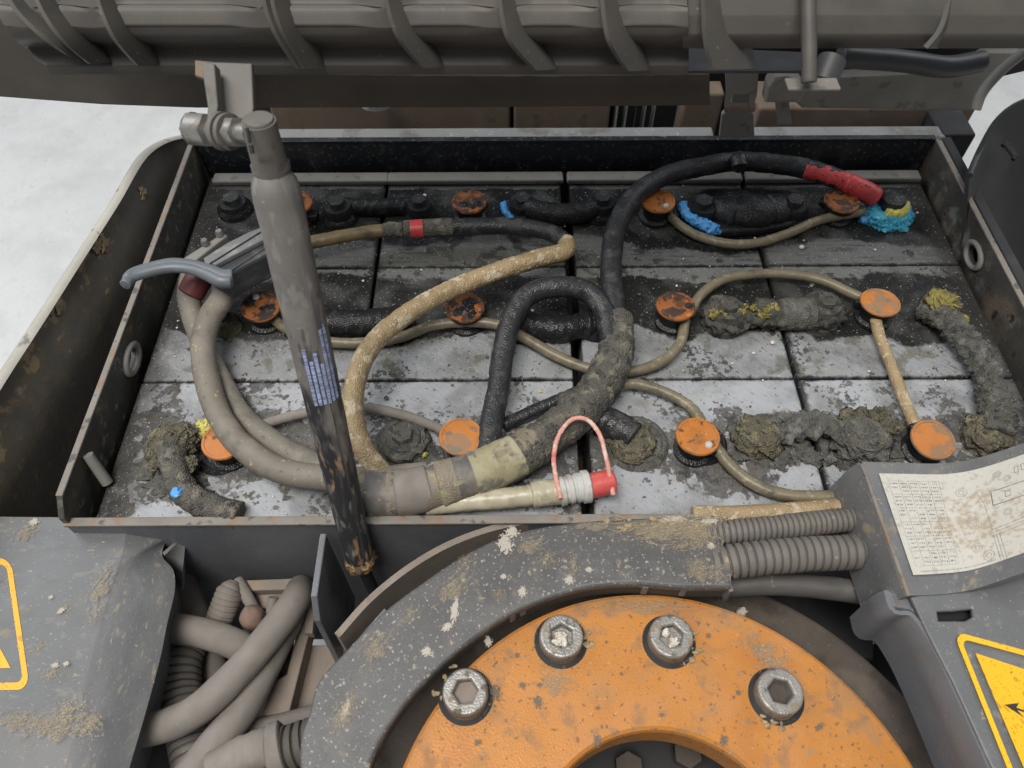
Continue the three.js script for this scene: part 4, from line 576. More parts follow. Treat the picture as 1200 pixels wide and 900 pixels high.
{
  const o = thing('right_cover', 'dark grey plastic cover with worn paper diagram and yellow warning sticker', 'cover'), H = 0.055;
  const top = [[1010, 541], [1050, 542], [1105, 543], [1140, 538], [1200, 519], [1300, 480]], bot = [[1066, 698], [1095, 697], [1130, 693], [1150, 688], [1200, 671], [1300, 640]], hs = [0.055, 0.055, 0.056, 0.06, 0.075, 0.1];
  const ct = new THREE.CatmullRomCurve3(top.map(([x, y], i) => P(x, y, hs[i])), false, 'centripetal', 0.3), cb = new THREE.CatmullRomCurve3(bot.map(([x, y], i) => P(x, y, hs[i])), false, 'centripetal', 0.3);
  const f = (u, v) => ct.getPointAt(u).lerp(cb.getPointAt(u), v);
  mesh('top', [sheet(f, 60, 24, -0.004)], M.cover, o);
  mesh('side', [sheet((u, v) => { const a = f(0, u); return V(a.x - 0.0025 * Math.min(1, v * 4) - 0.006 * v, a.y - 0.002 - 0.05 * v, a.z); }, 20, 8, 0.003), sheet((u, v) => { const a = f(u, 0); return V(a.x, a.y - 0.002 - 0.04 * v, a.z - 0.003 * Math.min(1, v * 5)); }, 40, 6, 0.003)], M.cover, o);
  mesh('worn_edge', [tube([0.02, 0.2, 0.5, 0.75, 1].map((t) => { const a = f(0, t); return V(a.x - 0.0003, a.y - 0.001, a.z); }), 0.0016, { seg: 40, rad: 8, lump: 0.0003, lumpF: 200 })], M.edge, o);
  // lower face with a slot
  const low = [[1068, 699], [1300, 641], [1420, 905], [1178, 930], [1150, 870], [1118, 800], [1088, 742]].map(([x, y]) => P(x, y, H));
  const slot = [[1099, 716], [1120, 715], [1140, 713], [1141, 722], [1132, 727], [1101, 727]].map(([x, y]) => P(x, y, H));
  low.forEach((q) => { q.y = H; });
  mesh('lower_face', [slab(low, H - 0.001, 0.004, 0.0012, [slot.reverse()])], M.cover, o);
  mesh('slot_back', [slab(px3([[1090, 705, H], [1150, 702, H], [1150, 735, H], [1092, 735, H]]), H - 0.012, 0.003, 0.0005)], M.dark, o);
  const le = new THREE.CatmullRomCurve3([[1040, 690], [1048, 712], [1068, 716], [1088, 742], [1118, 800], [1150, 870], [1182, 940]].map(([x, y]) => P(x, y, H - 0.003)), false, 'centripetal', 0.2);
  mesh('lower_side', [sheet((u, v) => { const e = le.getPointAt(u); return V(e.x - 0.004 * sm(0, 0.2, v), e.y - 0.055 * v, e.z + 0.001); }, 60, 8, 0.003)], M.bulk, o);
  mesh('step', [slab(px3([[1036, 690, 0.045], [1068, 698, 0.045], [1090, 742, 0.045], [1066, 716, 0.045], [1044, 713, 0.045]]), 0.047, 0.02, 0.003)], M.bulk, o);
  // worn paper diagram following the bend of the cover
  {
    const w = 1024, hh = 768, cv = document.createElement('canvas'); cv.width = w; cv.height = hh; const c = cv.getContext('2d');
    c.fillStyle = '#c6c4bc'; c.fillRect(0, 0, w, hh);
    c.strokeStyle = 'rgba(60,60,60,0.55)'; c.lineWidth = 2;
    for (let i = 0; i < 5; i++) for (let j = 0; j < 6; j++) {
      const x = 40 + i * 62, y = 60 + j * 108; c.strokeRect(x, y, 62, 108);
      c.fillStyle = 'rgba(50,50,50,0.5)'; for (let k = 0; k < 3; k++) { if (rnd() < 0.85) for (let q = 0; q < 4; q++) c.fillRect(x + 8 + q * 11 + rr(0, 3), y + 16 + k * 30, rr(4, 9), rr(6, 15)); }
    }
    const ring = (x, y, r, n) => { for (let k = 1; k <= n; k++) { c.beginPath(); c.arc(x, y, r * k / n, 0, 7); c.stroke(); } };
    c.lineWidth = 3; ring(470, 170, 34, 2); ring(500, 420, 38, 3); ring(495, 620, 34, 2); ring(690, 95, 24, 3); ring(742, 150, 22, 2); ring(720, 420, 26, 3); ring(560, 700, 36, 2);
    c.lineWidth = 5; c.strokeStyle = 'rgba(40,40,40,0.8)'; c.strokeRect(640, 220, 200, 115); c.lineWidth = 3; c.strokeRect(720, 255, 30, 44); c.fillStyle = 'rgba(40,40,40,0.7)'; c.fillRect(712, 244, 14, 4); c.fillRect(744, 244, 14, 4);
    c.lineWidth = 5; c.strokeRect(880, 235, 44, 80); c.strokeRect(892, 250, 20, 50);
    for (let i = 0; i < 6; i++) { c.lineWidth = 3; c.strokeRect(790 + i * 40, 80 - i * 4, 22, 50); }
    c.strokeStyle = 'rgba(50,50,50,0.6)'; c.lineWidth = 3; for (const y of [520, 545, 570]) { c.beginPath(); c.moveTo(600, y); c.lineTo(1024, y - 30); c.stroke(); } for (const x of [610, 630, 650]) { c.beginPath(); c.moveTo(x, 560); c.lineTo(x + 20, hh); c.stroke(); } c.beginPath(); c.moveTo(560, 210); c.lineTo(590, 300); c.lineTo(610, 520); c.stroke();
    c.fillStyle = 'rgba(60,60,60,0.5)'; for (let i = 0; i < 60; i++) c.fillRect(60 + i * 9, 742, rr(3, 7), 8);
    const id = c.getImageData(0, 0, w, hh), d = id.data;               // fading, brown stains, scuffs
    for (let y = 0; y < hh; y++) for (let x = 0; x < w; x++) {
      const k = (y * w + x) * 4, n = fbm(x / 190, y / 190 + 5, 5), n2 = fbm(x / 60 + 4, y / 60, 4), cen = 1 - sm(0.1, 0.42, Math.hypot(x / w - 0.5, (y / hh - 0.55) * 0.8));
      const a = sm(-0.05, 0.55, n * 0.7 + n2 * 0.35 + cen * 0.5 - 0.25) * 0.6, b = sm(0.2, 0.6, n2 + n * 0.4 + cen * 0.3) * 0.6, f2 = sm(0.15, 0.5, fbm(x / 110 + 40, y / 110, 4)) * 0.5;
      const col = [168, 150, 122], lt = [204, 202, 195], dk = [120, 102, 78];
      for (let q = 0; q < 3; q++) { let p = d[k + q]; p = lerp(p, lt[q], f2); p = lerp(p, col[q], a * 0.75); p = lerp(p, dk[q], b * 0.3); d[k + q] = p * (0.97 + 0.04 * N2(x / 3, y / 3)); }
    }
    c.putImageData(id, 0, 0);
    const t = new THREE.CanvasTexture(cv); t.colorSpace = THREE.SRGBColorSpace;
    const lab = sheet((u, v) => { const q = f(0.052 + 0.72 * u, 0.1 + 0.765 * v); q.y += 0.0012 + 0.0006 * Math.sin(u * 9) * v; return q; }, 50, 20, -0.0003, [1, -1]);
    const uva = lab.attributes.uv; for (let i = 0; i < uva.count; i++) uva.setXY(i, clamp(uva.getX(i), 0, 1), clamp(1 + uva.getY(i), 0, 1));
    const pm = mesh('paper_label', lab, new THREE.MeshStandardMaterial({ map: t, roughness: 0.75, side: THREE.DoubleSide }), o); pm.userData.label = 'stained white paper sheet with faded fuse diagram';
  }
  const O = P(1114, 738, H), ex = P(1232, 770, H).sub(O), ey = P(1196, 945, H).sub(O);
  decal(O, ex, ey, 512, 768, (c, w, h) => {
    c.clearRect(0, 0, w, h); c.strokeStyle = '#f0b818'; c.lineWidth = 30; c.beginPath(); c.roundRect(20, 20, w + 300, h + 200, 60); c.stroke();
    c.fillStyle = '#edb414'; c.beginPath(); c.moveTo(84, 92); c.lineTo(w, 118); c.lineTo(w, h); c.lineTo(96, h); c.closePath(); c.fill();
    c.strokeStyle = '#2b2a26'; c.fillStyle = '#2b2a26'; c.lineWidth = 11; c.save(); c.translate(128, 318); c.rotate(0.05); c.beginPath(); c.moveTo(20, 0); c.lineTo(400, 0); c.stroke(); c.beginPath(); c.moveTo(0, 0); c.lineTo(84, -34); c.lineTo(54, 0); c.lineTo(84, 34); c.closePath(); c.fill(); c.restore();
    wear(c, w, h, 60, 'rgba(120,90,30,0.3)', 12); c.globalCompositeOperation = 'destination-out'; wear(c, w, h, 260, 'rgba(0,0,0,0.55)', 5); wear(c, w, h, 26, 'rgba(0,0,0,0.35)', 26);
  }, 'warning_sticker', o, 0.0008);
}

// ------------------------------------------------------------------ drive hub, guard, conduits
const HUB = V(0.0335, 0.005, -0.0264);
const ringPts = (r, n = 96, c = HUB, a0 = 0, a1 = Math.PI * 2) => Array.from({ length: n }, (_, i) => { const a = a0 + (a1 - a0) * i / (a1 - a0 > 6.28 ? n : n - 1); return V(c.x + r * Math.cos(a), c.y, c.z - r * Math.sin(a)); });
{
  const o = thing('drive_hub', 'orange painted steel hub ring with socket head screws at the bottom', 'hub');
  const bolts = [[545, 810, 0.1], [658, 745, 0.5], [787, 745, 0.2], [915, 810, 0.8]].map(([x, y, t]) => [P(x, y, HUB.y + 0.012), t]);
  const ring = mesh('ring', [lathe([[0.0856, -0.032], [0.0856, -0.005], [0.0866, -0.0018], [0.0888, 0], [0.12, 0], [0.15, 0], [0.179, 0], [0.1812, -0.001], [0.182, -0.0034], [0.182, -0.032]], HUB, 180, null, 0.22)], M.orange, o);
  bolts.forEach(([b, t], i) => {
    const hexHole = Array.from({ length: 6 }, (_, k) => { const a = -(k / 6 * 6.2832) + t; return V(b.x + 0.0086 * Math.cos(a), 0, b.z - 0.0086 * Math.sin(a)); });
    const out = Array.from({ length: 36 }, (_, k) => { const a = k / 36 * 6.2832; return V(b.x + 0.0158 * Math.cos(a), 0, b.z - 0.0158 * Math.sin(a)); });
    const s = mesh('socket_screw', [slab(out, HUB.y + 0.0125, 0.024, 0.002, [hexHole], 3)], M.bolt, o);
    mesh('countersink', lathe([[0.0157, 0.0012], [0.0172, 0.0004], [0.0186, 0.0003], [0.0194, 0.0001]], V(b.x, HUB.y + 0.0002, b.z + 0.0006), 36), M.dark, s);
    mesh('socket_floor', [slab(out.map((q) => V(lerp(b.x, q.x, 0.7), 0, lerp(b.z, q.z, 0.7))), HUB.y + 0.0055 - (i === 3 ? 0.004 : 0), 0.003, 0)], i === 0 ? M.dusty : i === 3 ? M.disc : M.bolt, s);
    if (i === 1 || i === 2) mesh('grit', [...Array(i === 1 ? 8 : 3)].map(() => blob(V(b.x + rr(-0.004, 0.004), HUB.y + 0.0085, b.z + rr(-0.004, 0.005)), rr(0.002, 0.004), rr(0.002, 0.003), rr(0.002, 0.004), 0.5, 260, 12)), M.chalk, s);
    mesh('dirt', [...Array(9)].map(() => { const a = [2.7, 0.1, -0.4, -1.9][i] + rr(-0.9, 0.9), r = rr(0.017, 0.023); return blob(V(b.x + r * Math.cos(a), HUB.y + 0.0002, b.z - r * Math.sin(a)), rr(0.001, 0.0028), 0.001, rr(0.001, 0.0024), 0.5, 300, 10); }), M.mud, s).userData.kind = 'stuff';
  });
  stains(o, 'pale', [[572, 752, 0.0042, 0.006, 0.2], [512, 757, 0.002, 0.0016]], HUB.y);
  stains(o, 'grey', [[630, 823, 0.0046, 0.007, 0.3], [632, 803, 0.0032, 0.0026], [612, 803, 0.004, 0.0032], [606, 768, 0.003, 0.003], [675, 762, 0.003, 0.003], [700, 868, 0.004, 0.006], [865, 812, 0.003, 0.003], [848, 868, 0.0042, 0.006, -0.4], [960, 852, 0.006, 0.003, 0.5], [580, 812, 0.006, 0.009, 0.4], [830, 745, 0.003, 0.003], [728, 790, 0.002, 0.002], [560, 870, 0.004, 0.003], [700, 830, 0.0024, 0.002], [775, 838, 0.0026, 0.002]], HUB.y);
  stains(o, 'fleck', [[632, 750, 0.008, 0.012], [688, 742, 0.009, 0.008], [570, 800, 0.006, 0.01, 0.5], [800, 772, 0.008, 0.006], [920, 838, 0.008, 0.006], [745, 705, 0.04, 0.004, 0]], HUB.y);
  stains(o, 'smear', [[560, 820, 0.02, 0.014, 0.6], [760, 712, 0.05, 0.008, 0], [650, 800, 0.02, 0.014], [900, 770, 0.016, 0.03, 0.7]], HUB.y);
  const sh = mesh('shaft_floor', [slab(ringPts(0.16, 40), HUB.y - 0.16, 0.01, 0)], M.darkSteel, o);
  [[-0.045, 0.1], [0.05, 0.095], [0.0, 0.085]].forEach(([dx, dz]) => { const g = new THREE.CylinderGeometry(0.012, 0.012, 0.01, 6); g.translate(HUB.x + dx, HUB.y - 0.14, HUB.z - dz); mesh('nut', boxUV(g), M.disc, sh); });
}
{
  const o = thing('drum_plate', 'dusty brown round plate under the orange hub ring', 'plate');
  mesh('plate', [slab(ringPts(0.236, 110, V(0.046, 0, -0.02)), -0.06, 0.012, 0.003, [ringPts(0.13, 60).reverse()])], M.disc, o);
  // thin upright collar seen behind the black guard
  const cl = [[392, 742], [430, 700], [480, 660], [530, 632], [590, 612], [650, 604], [720, 602]].map(([x, y]) => P(x, y, 0.012)), c = new THREE.CatmullRomCurve3(cl);
  mesh('collar', [sheet((u, v) => { const p = c.getPointAt(u); return V(p.x, p.y - v * 0.09, p.z); }, 60, 5, 0.005)], M.dusty, o);
  mesh('pebble', [blob(P(870, 717, -0.058), 0.0045, 0.003, 0.004, 0.4, 260, 14)], M.chalk, o);
}
{
  const o = thing('cable_guard', 'curved black plastic cable guard arching over the orange hub ring', 'guard'), h = 0.026;
  const out = [[352, 930], [352, 865], [362, 835], [372, 800], [405, 762], [450, 716], [495, 682], [540, 652], [585, 630], [630, 618], [690, 610], [760, 606], [838, 603]], inn = [[858, 688], [800, 688], [740, 684], [690, 688], [645, 700], [605, 716], [566, 740], [530, 768], [500, 796], [474, 826], [452, 858], [436, 890], [424, 940]];
  const sc = (l) => new THREE.CatmullRomCurve3(l.map(([x, y]) => P(x, y, h)), false, 'centripetal').getPoints(70);
  mesh('top', [slab([...sc(out), ...sc(inn)], h, 0.010, 0.003, [], 3)], M.guard, o);
  const ic = new THREE.CatmullRomCurve3(inn.map(([x, y]) => P(x, y, h)), false, 'centripetal');
  mesh('inner_lip', [sheet((u, v) => { const p = ic.getPointAt(u), toC = V(HUB.x - p.x, 0, HUB.z - p.z).normalize(); return V(p.x, h - 0.007 - 0.018 * v, p.z).addScaledVector(toC, -0.002); }, 80, 4, 0.003)], M.hoodShell, o);
  for (const [x, y] of [[545, 752], [557, 742], [600, 722], [612, 715], [755, 690], [800, 692], [443, 870]]) { const q = P(x, y, h - 0.012), toC = V(HUB.x - q.x, 0, HUB.z - q.z).normalize(); const g = new RoundedBoxGeometry(0.005, 0.014, 0.004, 1, 0.0008); g.rotateY(Math.atan2(toC.x, toC.z)); g.translate(q.x, q.y, q.z); mesh('clip', boxUV(g), M.cover, o); }
  mesh('end_cap', [sheet((u, v) => { const a = P(840, 604, h), b = P(858, 690, h); const p = a.lerp(b, u); return V(p.x + 0.003 + 0.002 * Math.sin(u * 12), p.y - 0.004 - 0.02 * v, p.z); }, 16, 5, 0.003)], M.cover, o);
  // chalky dirt along the top right and left
  stains(o, 'smear', [[780, 622, 0.05, 0.012, 0.02], [810, 618, 0.03, 0.014, 0], [818, 622, 0.028, 0.02, 0], [770, 618, 0.06, 0.012, 0], [822, 616, 0.022, 0.012, 0.2], [700, 616, 0.035, 0.007, 0.05], [620, 640, 0.02, 0.01, 0.4], [820, 670, 0.02, 0.012, 0.2], [530, 690, 0.025, 0.012, 0.8], [440, 760, 0.02, 0.012, 1], [400, 840, 0.014, 0.01, 1.2]], h);
  stains(o, 'pale', [[592, 638, 0.009, 0.012, 0.2], [600, 624, 0.008, 0.007], [533, 716, 0.0045, 0.014, -0.1], [524, 735, 0.007, 0.004, 0.6], [405, 832, 0.004, 0.01, -0.2], [667, 680, 0.006, 0.005], [790, 610, 0.02, 0.005], [832, 612, 0.012, 0.006], [833, 640, 0.005, 0.004], [612, 694, 0.005, 0.006], [500, 764, 0.006, 0.005], [590, 676, 0.004, 0.003], [690, 668, 0.0045, 0.003]], h);
  stains(o, 'fleck', [[672, 662, 0.007, 0.016, 0], [840, 672, 0.012, 0.012], [815, 660, 0.012, 0.008], [584, 696, 0.008, 0.007], [410, 826, 0.008, 0.013], [760, 630, 0.035, 0.008], [545, 660, 0.012, 0.008, 0.6], [640, 655, 0.016, 0.01], [480, 720, 0.012, 0.008, 0.8], [800, 640, 0.03, 0.008], [785, 616, 0.045, 0.01], [828, 625, 0.02, 0.016]], h);
  const crumbs = []; for (let i = 0; i < 26; i++) { const u = rnd(), q = P(lerp(710, 846, u) + rr(-8, 8), 612 + rr(-5, 9), h); crumbs.push(blob(V(q.x, h + 0.0004, q.z), rr(0.0008, 0.0028), rr(0.0006, 0.0012), rr(0.0008, 0.002), 0.6, 400, 10)); }
  mesh('crumb', crumbs, M.mud, o).userData.kind = 'stuff';
  // torn skirt edge at the left end
  mesh('skirt', [sheet((u, v) => { const a = P(lerp(372, 450, u), lerp(803, 714, u) - 2, h - 0.002); return V(a.x - 0.005 * v, a.y - 0.002 - 0.03 * v * (0.8 + 0.3 * Math.sin(u * 17)), a.z - 0.002 * v); }, 30, 5, 0.002)], M.cover, o);
}
single('conduit', tube(px3([[826, 627, 0.018], [860, 623, 0.022], [920, 617, 0.024], [975, 611, 0.024], [1036, 604, 0.026]]), 0.0094, { seg: 520, rad: 22, prof: ridged(0.0043, 0.22, 0.36) }), M.conduit, 'upper thin corrugated grey conduit between cable guard and right cover', 'conduit', 'corrugated conduits beside the right cover');
single('conduit', tube(px3([[832, 662, 0.014], [880, 655, 0.018], [950, 649, 0.02], [1000, 647, 0.021], [1042, 645, 0.022]]), 0.0132, { seg: 520, rad: 24, prof: ridged(0.0062, 0.19, 0.34) }), M.conduit, 'lower thick corrugated grey conduit between cable guard and right cover', 'conduit', 'corrugated conduits beside the right cover');
single('drain_hose', tube(px3([[838, 688, -0.01], [900, 684, -0.01], [980, 690, -0.01], [1045, 701, -0.01], [1070, 706, -0.012]]), 0.0092, { seg: 60, rad: 18 }), M.hoseDark, 'smooth grey hose under the two corrugated conduits', 'hose');
single('conduit', tube(px3([[812, 604, 0.01], [860, 604, 0.012], [930, 600, 0.012], [1000, 594, 0.012]]), 0.008, { seg: 60, rad: 16 }), M.tan, 'yellowish tube along the front tray edge behind the corrugated conduits', 'conduit');

// ------------------------------------------------------------------ hoses and housing in the lower left pocket
{
  const o = thing('relay_housing', 'dusty grey plastic housing with raised rims in the lower left pocket', 'housing'), h = -0.085;
  const fr = (a, hh, t) => slab(px3(a.map(([x, y]) => [x, y, hh])), hh, t, 0.0012);
  mesh('body', [fr([[282, 686], [362, 678], [371, 700], [366, 728], [345, 735], [342, 715], [296, 712]], h, 0.03)], M.dusty, o);
  mesh('rim', [fr([[282, 680], [355, 677], [369, 684], [371, 700], [362, 700], [354, 690], [290, 692]], h + 0.012, 0.012), fr([[360, 696], [371, 696], [366, 742], [356, 742]], h + 0.012, 0.012)], M.dusty, o);
  mesh('arm', [fr([[352, 722], [367, 722], [338, 838], [306, 840], [318, 800], [336, 790]], h + 0.006, 0.02), fr([[300, 795], [344, 796], [336, 846], [296, 842]], h - 0.01, 0.03)], M.dusty, o);
  mesh('post', [rod(P(316, 728, h), P(320, 700, h + 0.012), 0.005, 0.004, 14), rod(P(330, 770, h - 0.02), P(334, 750, h), 0.008, 0.008, 16)], M.hose, o);
}
const hose = (name, pts, r, mat, label, group, o) => single(name, tube(px3(pts), r, { seg: 80, rad: 18, ...o }), mat, label, name.includes('conduit') ? 'conduit' : 'hose', group);
const G1 = 'dusty hoses in the lower left pocket';
hose('hose', [[205, 600, -0.1], [214, 690, -0.095], [228, 725, -0.1], [248, 790, -0.115], [262, 850, -0.12], [270, 915, -0.13]], 0.0138, M.hose, 'dusty grey hose running down behind the crossing hoses', G1);
hose('hose', [[150, 728, -0.07], [195, 735, -0.062], [240, 742, -0.06], [280, 757, -0.068], [305, 775, -0.085], [322, 800, -0.115]], 0.0122, M.hose, 'short dusty hose lying crosswise with small glossy highlights', G1);
hose('hose', [[130, 858, -0.06], [178, 854, -0.052], [225, 836, -0.044], [275, 792, -0.04], [318, 742, -0.045], [346, 703, -0.055], [352, 690, -0.085]], 0.0122, M.hose, 'topmost dusty hose crossing from lower left to the housing', G1);
hose('hose', [[205, 930, -0.05], [238, 888, -0.05], [285, 830, -0.056], [316, 770, -0.062], [342, 718, -0.075], [350, 700, -0.095]], 0.0122, M.hose, 'second dusty hose crossing below the topmost one', G1);
hose('hose', [[275, 856, -0.085], [310, 856, -0.08], [345, 848, -0.08], [380, 838, -0.085]], 0.0105, M.hose, 'short dusty hose leading right under the cable guard', G1);
hose('corrugated_conduit', [[226, 742, -0.09], [214, 772, -0.085], [211, 806, -0.085], [216, 840, -0.085], [228, 900, -0.085]], 0.0165, M.conduit, 'grey corrugated conduit beside the left cover edge', 'corrugated conduits in the pocket', { seg: 420, rad: 22, prof: ridged(0.0064, 0.17, 0.34) });
hose('corrugated_conduit', [[248, 815, -0.1], [256, 850, -0.095], [246, 880, -0.09], [225, 905, -0.09]], 0.0135, M.conduit, 'second corrugated conduit under the crossing hoses', 'corrugated conduits in the pocket', { seg: 300, rad: 22, prof: ridged(0.0056, 0.16, 0.34) });
hose('corrugated_conduit', [[246, 752, -0.09], [262, 715, -0.075], [270, 692, -0.068], [275, 684, -0.068]], 0.0118, M.hose, 'short dusty corrugated sleeve end pointing up at the tray wall', 'corrugated conduits in the pocket', { seg: 260, rad: 22, prof: (t, s) => ridged(0.0042, 0.06, 0.4)(t, s) * (t > 0.85 ? 1 - 0.45 * (t - 0.85) / 0.15 : 1) });
single('rubber_boot', [blob(P(296, 724, -0.075), 0.0105, 0.013, 0.0105, 0.06, 80, 22)], surface({ size: 0.1, base: [0.24, 0.165, 0.13], rough: 0.9 }), 'small brownish rubber boot between sleeve end and crossing hoses', 'boot');
hose('hose', [[278, 680, -0.07], [290, 700, -0.072], [298, 718, -0.082], [290, 745, -0.1]], 0.0052, M.hose, 'thin dusty hose curving behind the brownish boot', G1);
{
  const o = thing('cable_gland', 'dusty ringed cable gland at the lower end of the cable guard', 'gland');
  mesh('body', [tube(px3([[250, 905, -0.045], [285, 886, -0.042], [322, 872, -0.04], [330, 868, -0.04]]), 0.014, { seg: 40, rad: 20, lump: 0.0006 })], M.hose, o);
  mesh('collar', [tube(px3([[318, 880, -0.036], [326, 878, -0.036], [332, 876, -0.036]]), 0.019, { seg: 16, rad: 24 })], M.hose, o);
  mesh('bellows', [tube(px3([[328, 880, -0.036], [350, 874, -0.034], [375, 866, -0.032]]), 0.0165, { seg: 200, rad: 22, prof: ridged(0.0065, 0.16, 0.4) })], M.hoodShell, o);
}

// ------------------------------------------------------------------ battery cables and filling tubes
const C2 = 'thick grey battery cables';
single('power_cable', tube(px3([[258, 310, 0.05], [262, 345, 0.045], [246, 372, 0.04], [238, 400, 0.036], [244, 450, 0.03], [262, 496, 0.028], [292, 530, 0.028], [332, 552, 0.028], [380, 560, 0.026], [440, 562, 0.024], [500, 556, 0.02]]), 0.0106, { seg: 160, rad: 18 }), M.cableGrey, 'front thick grey cable curving from the connector towards the taped bundle', 'cable', C2);
single('power_cable', tube(px3([[226, 320, 0.045], [222, 350, 0.036], [236, 398, 0.02], [258, 446, 0.014], [285, 490, 0.013], [325, 522, 0.013], [372, 546, 0.014], [430, 574, 0.012], [500, 572, 0.012]]), 0.0104, { seg: 160, rad: 18 }), M.cableGrey, 'rear thick grey cable with red sleeve curving from the connector', 'cable', C2);
single('cable_sleeve', tube(px3([[238, 318, 0.05], [230, 332, 0.046], [224, 344, 0.04]]), 0.0122, { seg: 20, rad: 18 }), M.maroon, 'dark red sleeve on the rear grey cable below the connector', 'sleeve');
{
  const o = thing('cable_bundle', 'thick black and grimy cable bundle winding from the red terminal to the strut', 'cable');
  mesh('cable', [tube(px3([[985, 211, 0.032], [945, 198, 0.034], [905, 192, 0.032], [866, 189, 0.03], [820, 196, 0.034], [780, 206, 0.034], [745, 228, 0.034], [724, 262, 0.034], [716, 310, 0.032], [720, 360, 0.03], [722, 392, 0.028]]), 0.0104, { seg: 200, rad: 18, lump: 0.0004, lumpF: 90 })], M.cableBlack, o);
  mesh('wrapped_section', [tube(px3([[723, 372, 0.028], [724, 400, 0.027], [716, 430, 0.026], [697, 462, 0.024], [670, 490, 0.024], [640, 513, 0.024], [604, 536, 0.024], [575, 549, 0.023]]), 0.0152, { seg: 160, rad: 20, lump: 0.0013, lumpF: 130, prof: (t, s) => 0.9 + 0.2 * sm(0, 0.35, t) + 0.05 * ((s / 0.02) % 1) })], M.cableGrime, o);
  mesh('taped_section', [tube(px3([[600, 537, 0.024], [570, 551, 0.023], [530, 564, 0.022], [485, 575, 0.02], [440, 578, 0.02], [405, 572, 0.022]]), 0.018, { seg: 120, rad: 20, lump: 0.0005, lumpF: 60, prof: (t, s) => 0.94 + 0.1 * ((s / 0.026) % 1) })], M.tape, o);
  const wrapPath = new THREE.CatmullRomCurve3(px3([[640, 513, 0.024], [600, 537, 0.024], [570, 551, 0.023], [530, 564, 0.022], [485, 575, 0.02], [440, 578, 0.02], [405, 572, 0.022]]), false, 'centripetal');
  [[0.06, 0.2, 0.0172, 'tapeDull'], [0.17, 0.3, 0.0186, 'tapePale'], [0.285, 0.4, 0.0192, 'tapePale'], [0.39, 0.5, 0.0187, 'tapeGrey'], [0.48, 0.56, 0.0194, 'tape'], [0.75, 0.9, 0.0187, 'tapeGrey']].forEach(([a, b, r, m]) => mesh('tape_wrap', [tube([0, 0.25, 0.5, 0.75, 1].map((t) => wrapPath.getPointAt(lerp(a, b, t))), r, { seg: 30, rad: 24, lump: 0.0006, lumpF: 60, prof: (t) => 0.975 + 0.035 * t })], M[m], o));
  mesh('tape_wrap', [tube(px3([[502, 570, 0.021], [480, 576, 0.021], [466, 578, 0.021]]), 0.0188, { seg: 24, rad: 20, lump: 0.0006, lumpF: 50 })], M.hose, o);
  const s = mesh('red_sleeve', [tube(px3([[944, 199, 0.034], [965, 204, 0.034], [990, 213, 0.032], [1012, 223, 0.028], [1026, 232, 0.022]]), 0.0104, { seg: 60, rad: 20, lump: 0.0003, prof: (t) => 0.92 + (t > 0.55 ? 0.1 : 0) })], M.red, o); s.userData.label = 'red sleeve on the end of the black cable';
  mesh('cable_tie', [tube(px3([[865, 184, 0.04], [866, 190, 0.04], [867, 197, 0.038]]), 0.0085, { seg: 20, rad: 12, lump: 0.001 })], M.cableBlack, o);
  mesh('cable', [tube(px3([[716, 400, 0.03], [708, 365, 0.034], [688, 342, 0.04], [655, 336, 0.046], [622, 344, 0.044], [600, 372, 0.038], [590, 412, 0.03], [584, 455, 0.024], [575, 500, 0.02], [568, 545, 0.016]]), 0.01, { seg: 150, rad: 18, lump: 0.0004 })], M.cableBlack, o);
}
{
  const o = thing('filling_hose', 'tan crusted water filling hose looping from the red-marked coupling to the taped bundle', 'hose');
  mesh('hose', [tube(px3([[334, 290, 0.028], [380, 281, 0.028], [430, 272, 0.026], [452, 270, 0.025]]), 0.0066, { seg: 40, rad: 16, lump: 0.0003 })], surface({ size: 0.15, base: [0.17, 0.125, 0.06], rough: 0.5, vary: 0.2, varyF: 40, bump: 0.001, layers: [{ c: [0.08, 0.065, 0.04], f: 30, t: 0.1, s: 0.3, a: 0.8 }] }), o);
  const cp = mesh('coupling', [tube(px3([[450, 270, 0.026], [472, 269, 0.026]]), 0.0076, { seg: 12, rad: 18, prof: (t, s) => 1 + 0.14 * (Math.abs(t - 0.4) < 0.2 ? 1 : 0) }), tube(px3([[474, 269, 0.026], [502, 267, 0.026], [530, 266, 0.026]]), 0.0092, { seg: 24, rad: 18 })], M.cableGrime, o);
  mesh('red_mark', [tube(px3([[481, 268.4, 0.027], [496, 267.4, 0.027]]), 0.0093, { seg: 8, rad: 18, cap: false })], M.red, cp);
  mesh('black_section', [tube(px3([[520, 266, 0.026], [560, 265, 0.026], [610, 266, 0.027], [645, 273, 0.03], [664, 284, 0.034]]), 0.0086, { seg: 60, rad: 16, lump: 0.0003 })], M.cableBlack, o);
  mesh('loop', [tube(px3([[664, 283, 0.034], [662, 294, 0.036], [630, 303, 0.04], [580, 319, 0.044], [525, 341, 0.048], [470, 373, 0.05], [432, 410, 0.05], [415, 455, 0.046], [416, 500, 0.04], [430, 532, 0.034], [446, 552, 0.026], [460, 566, 0.018]]), 0.0088, { seg: 200, rad: 18, lump: 0.0005, lumpF: 220 })], M.tan, o);
}
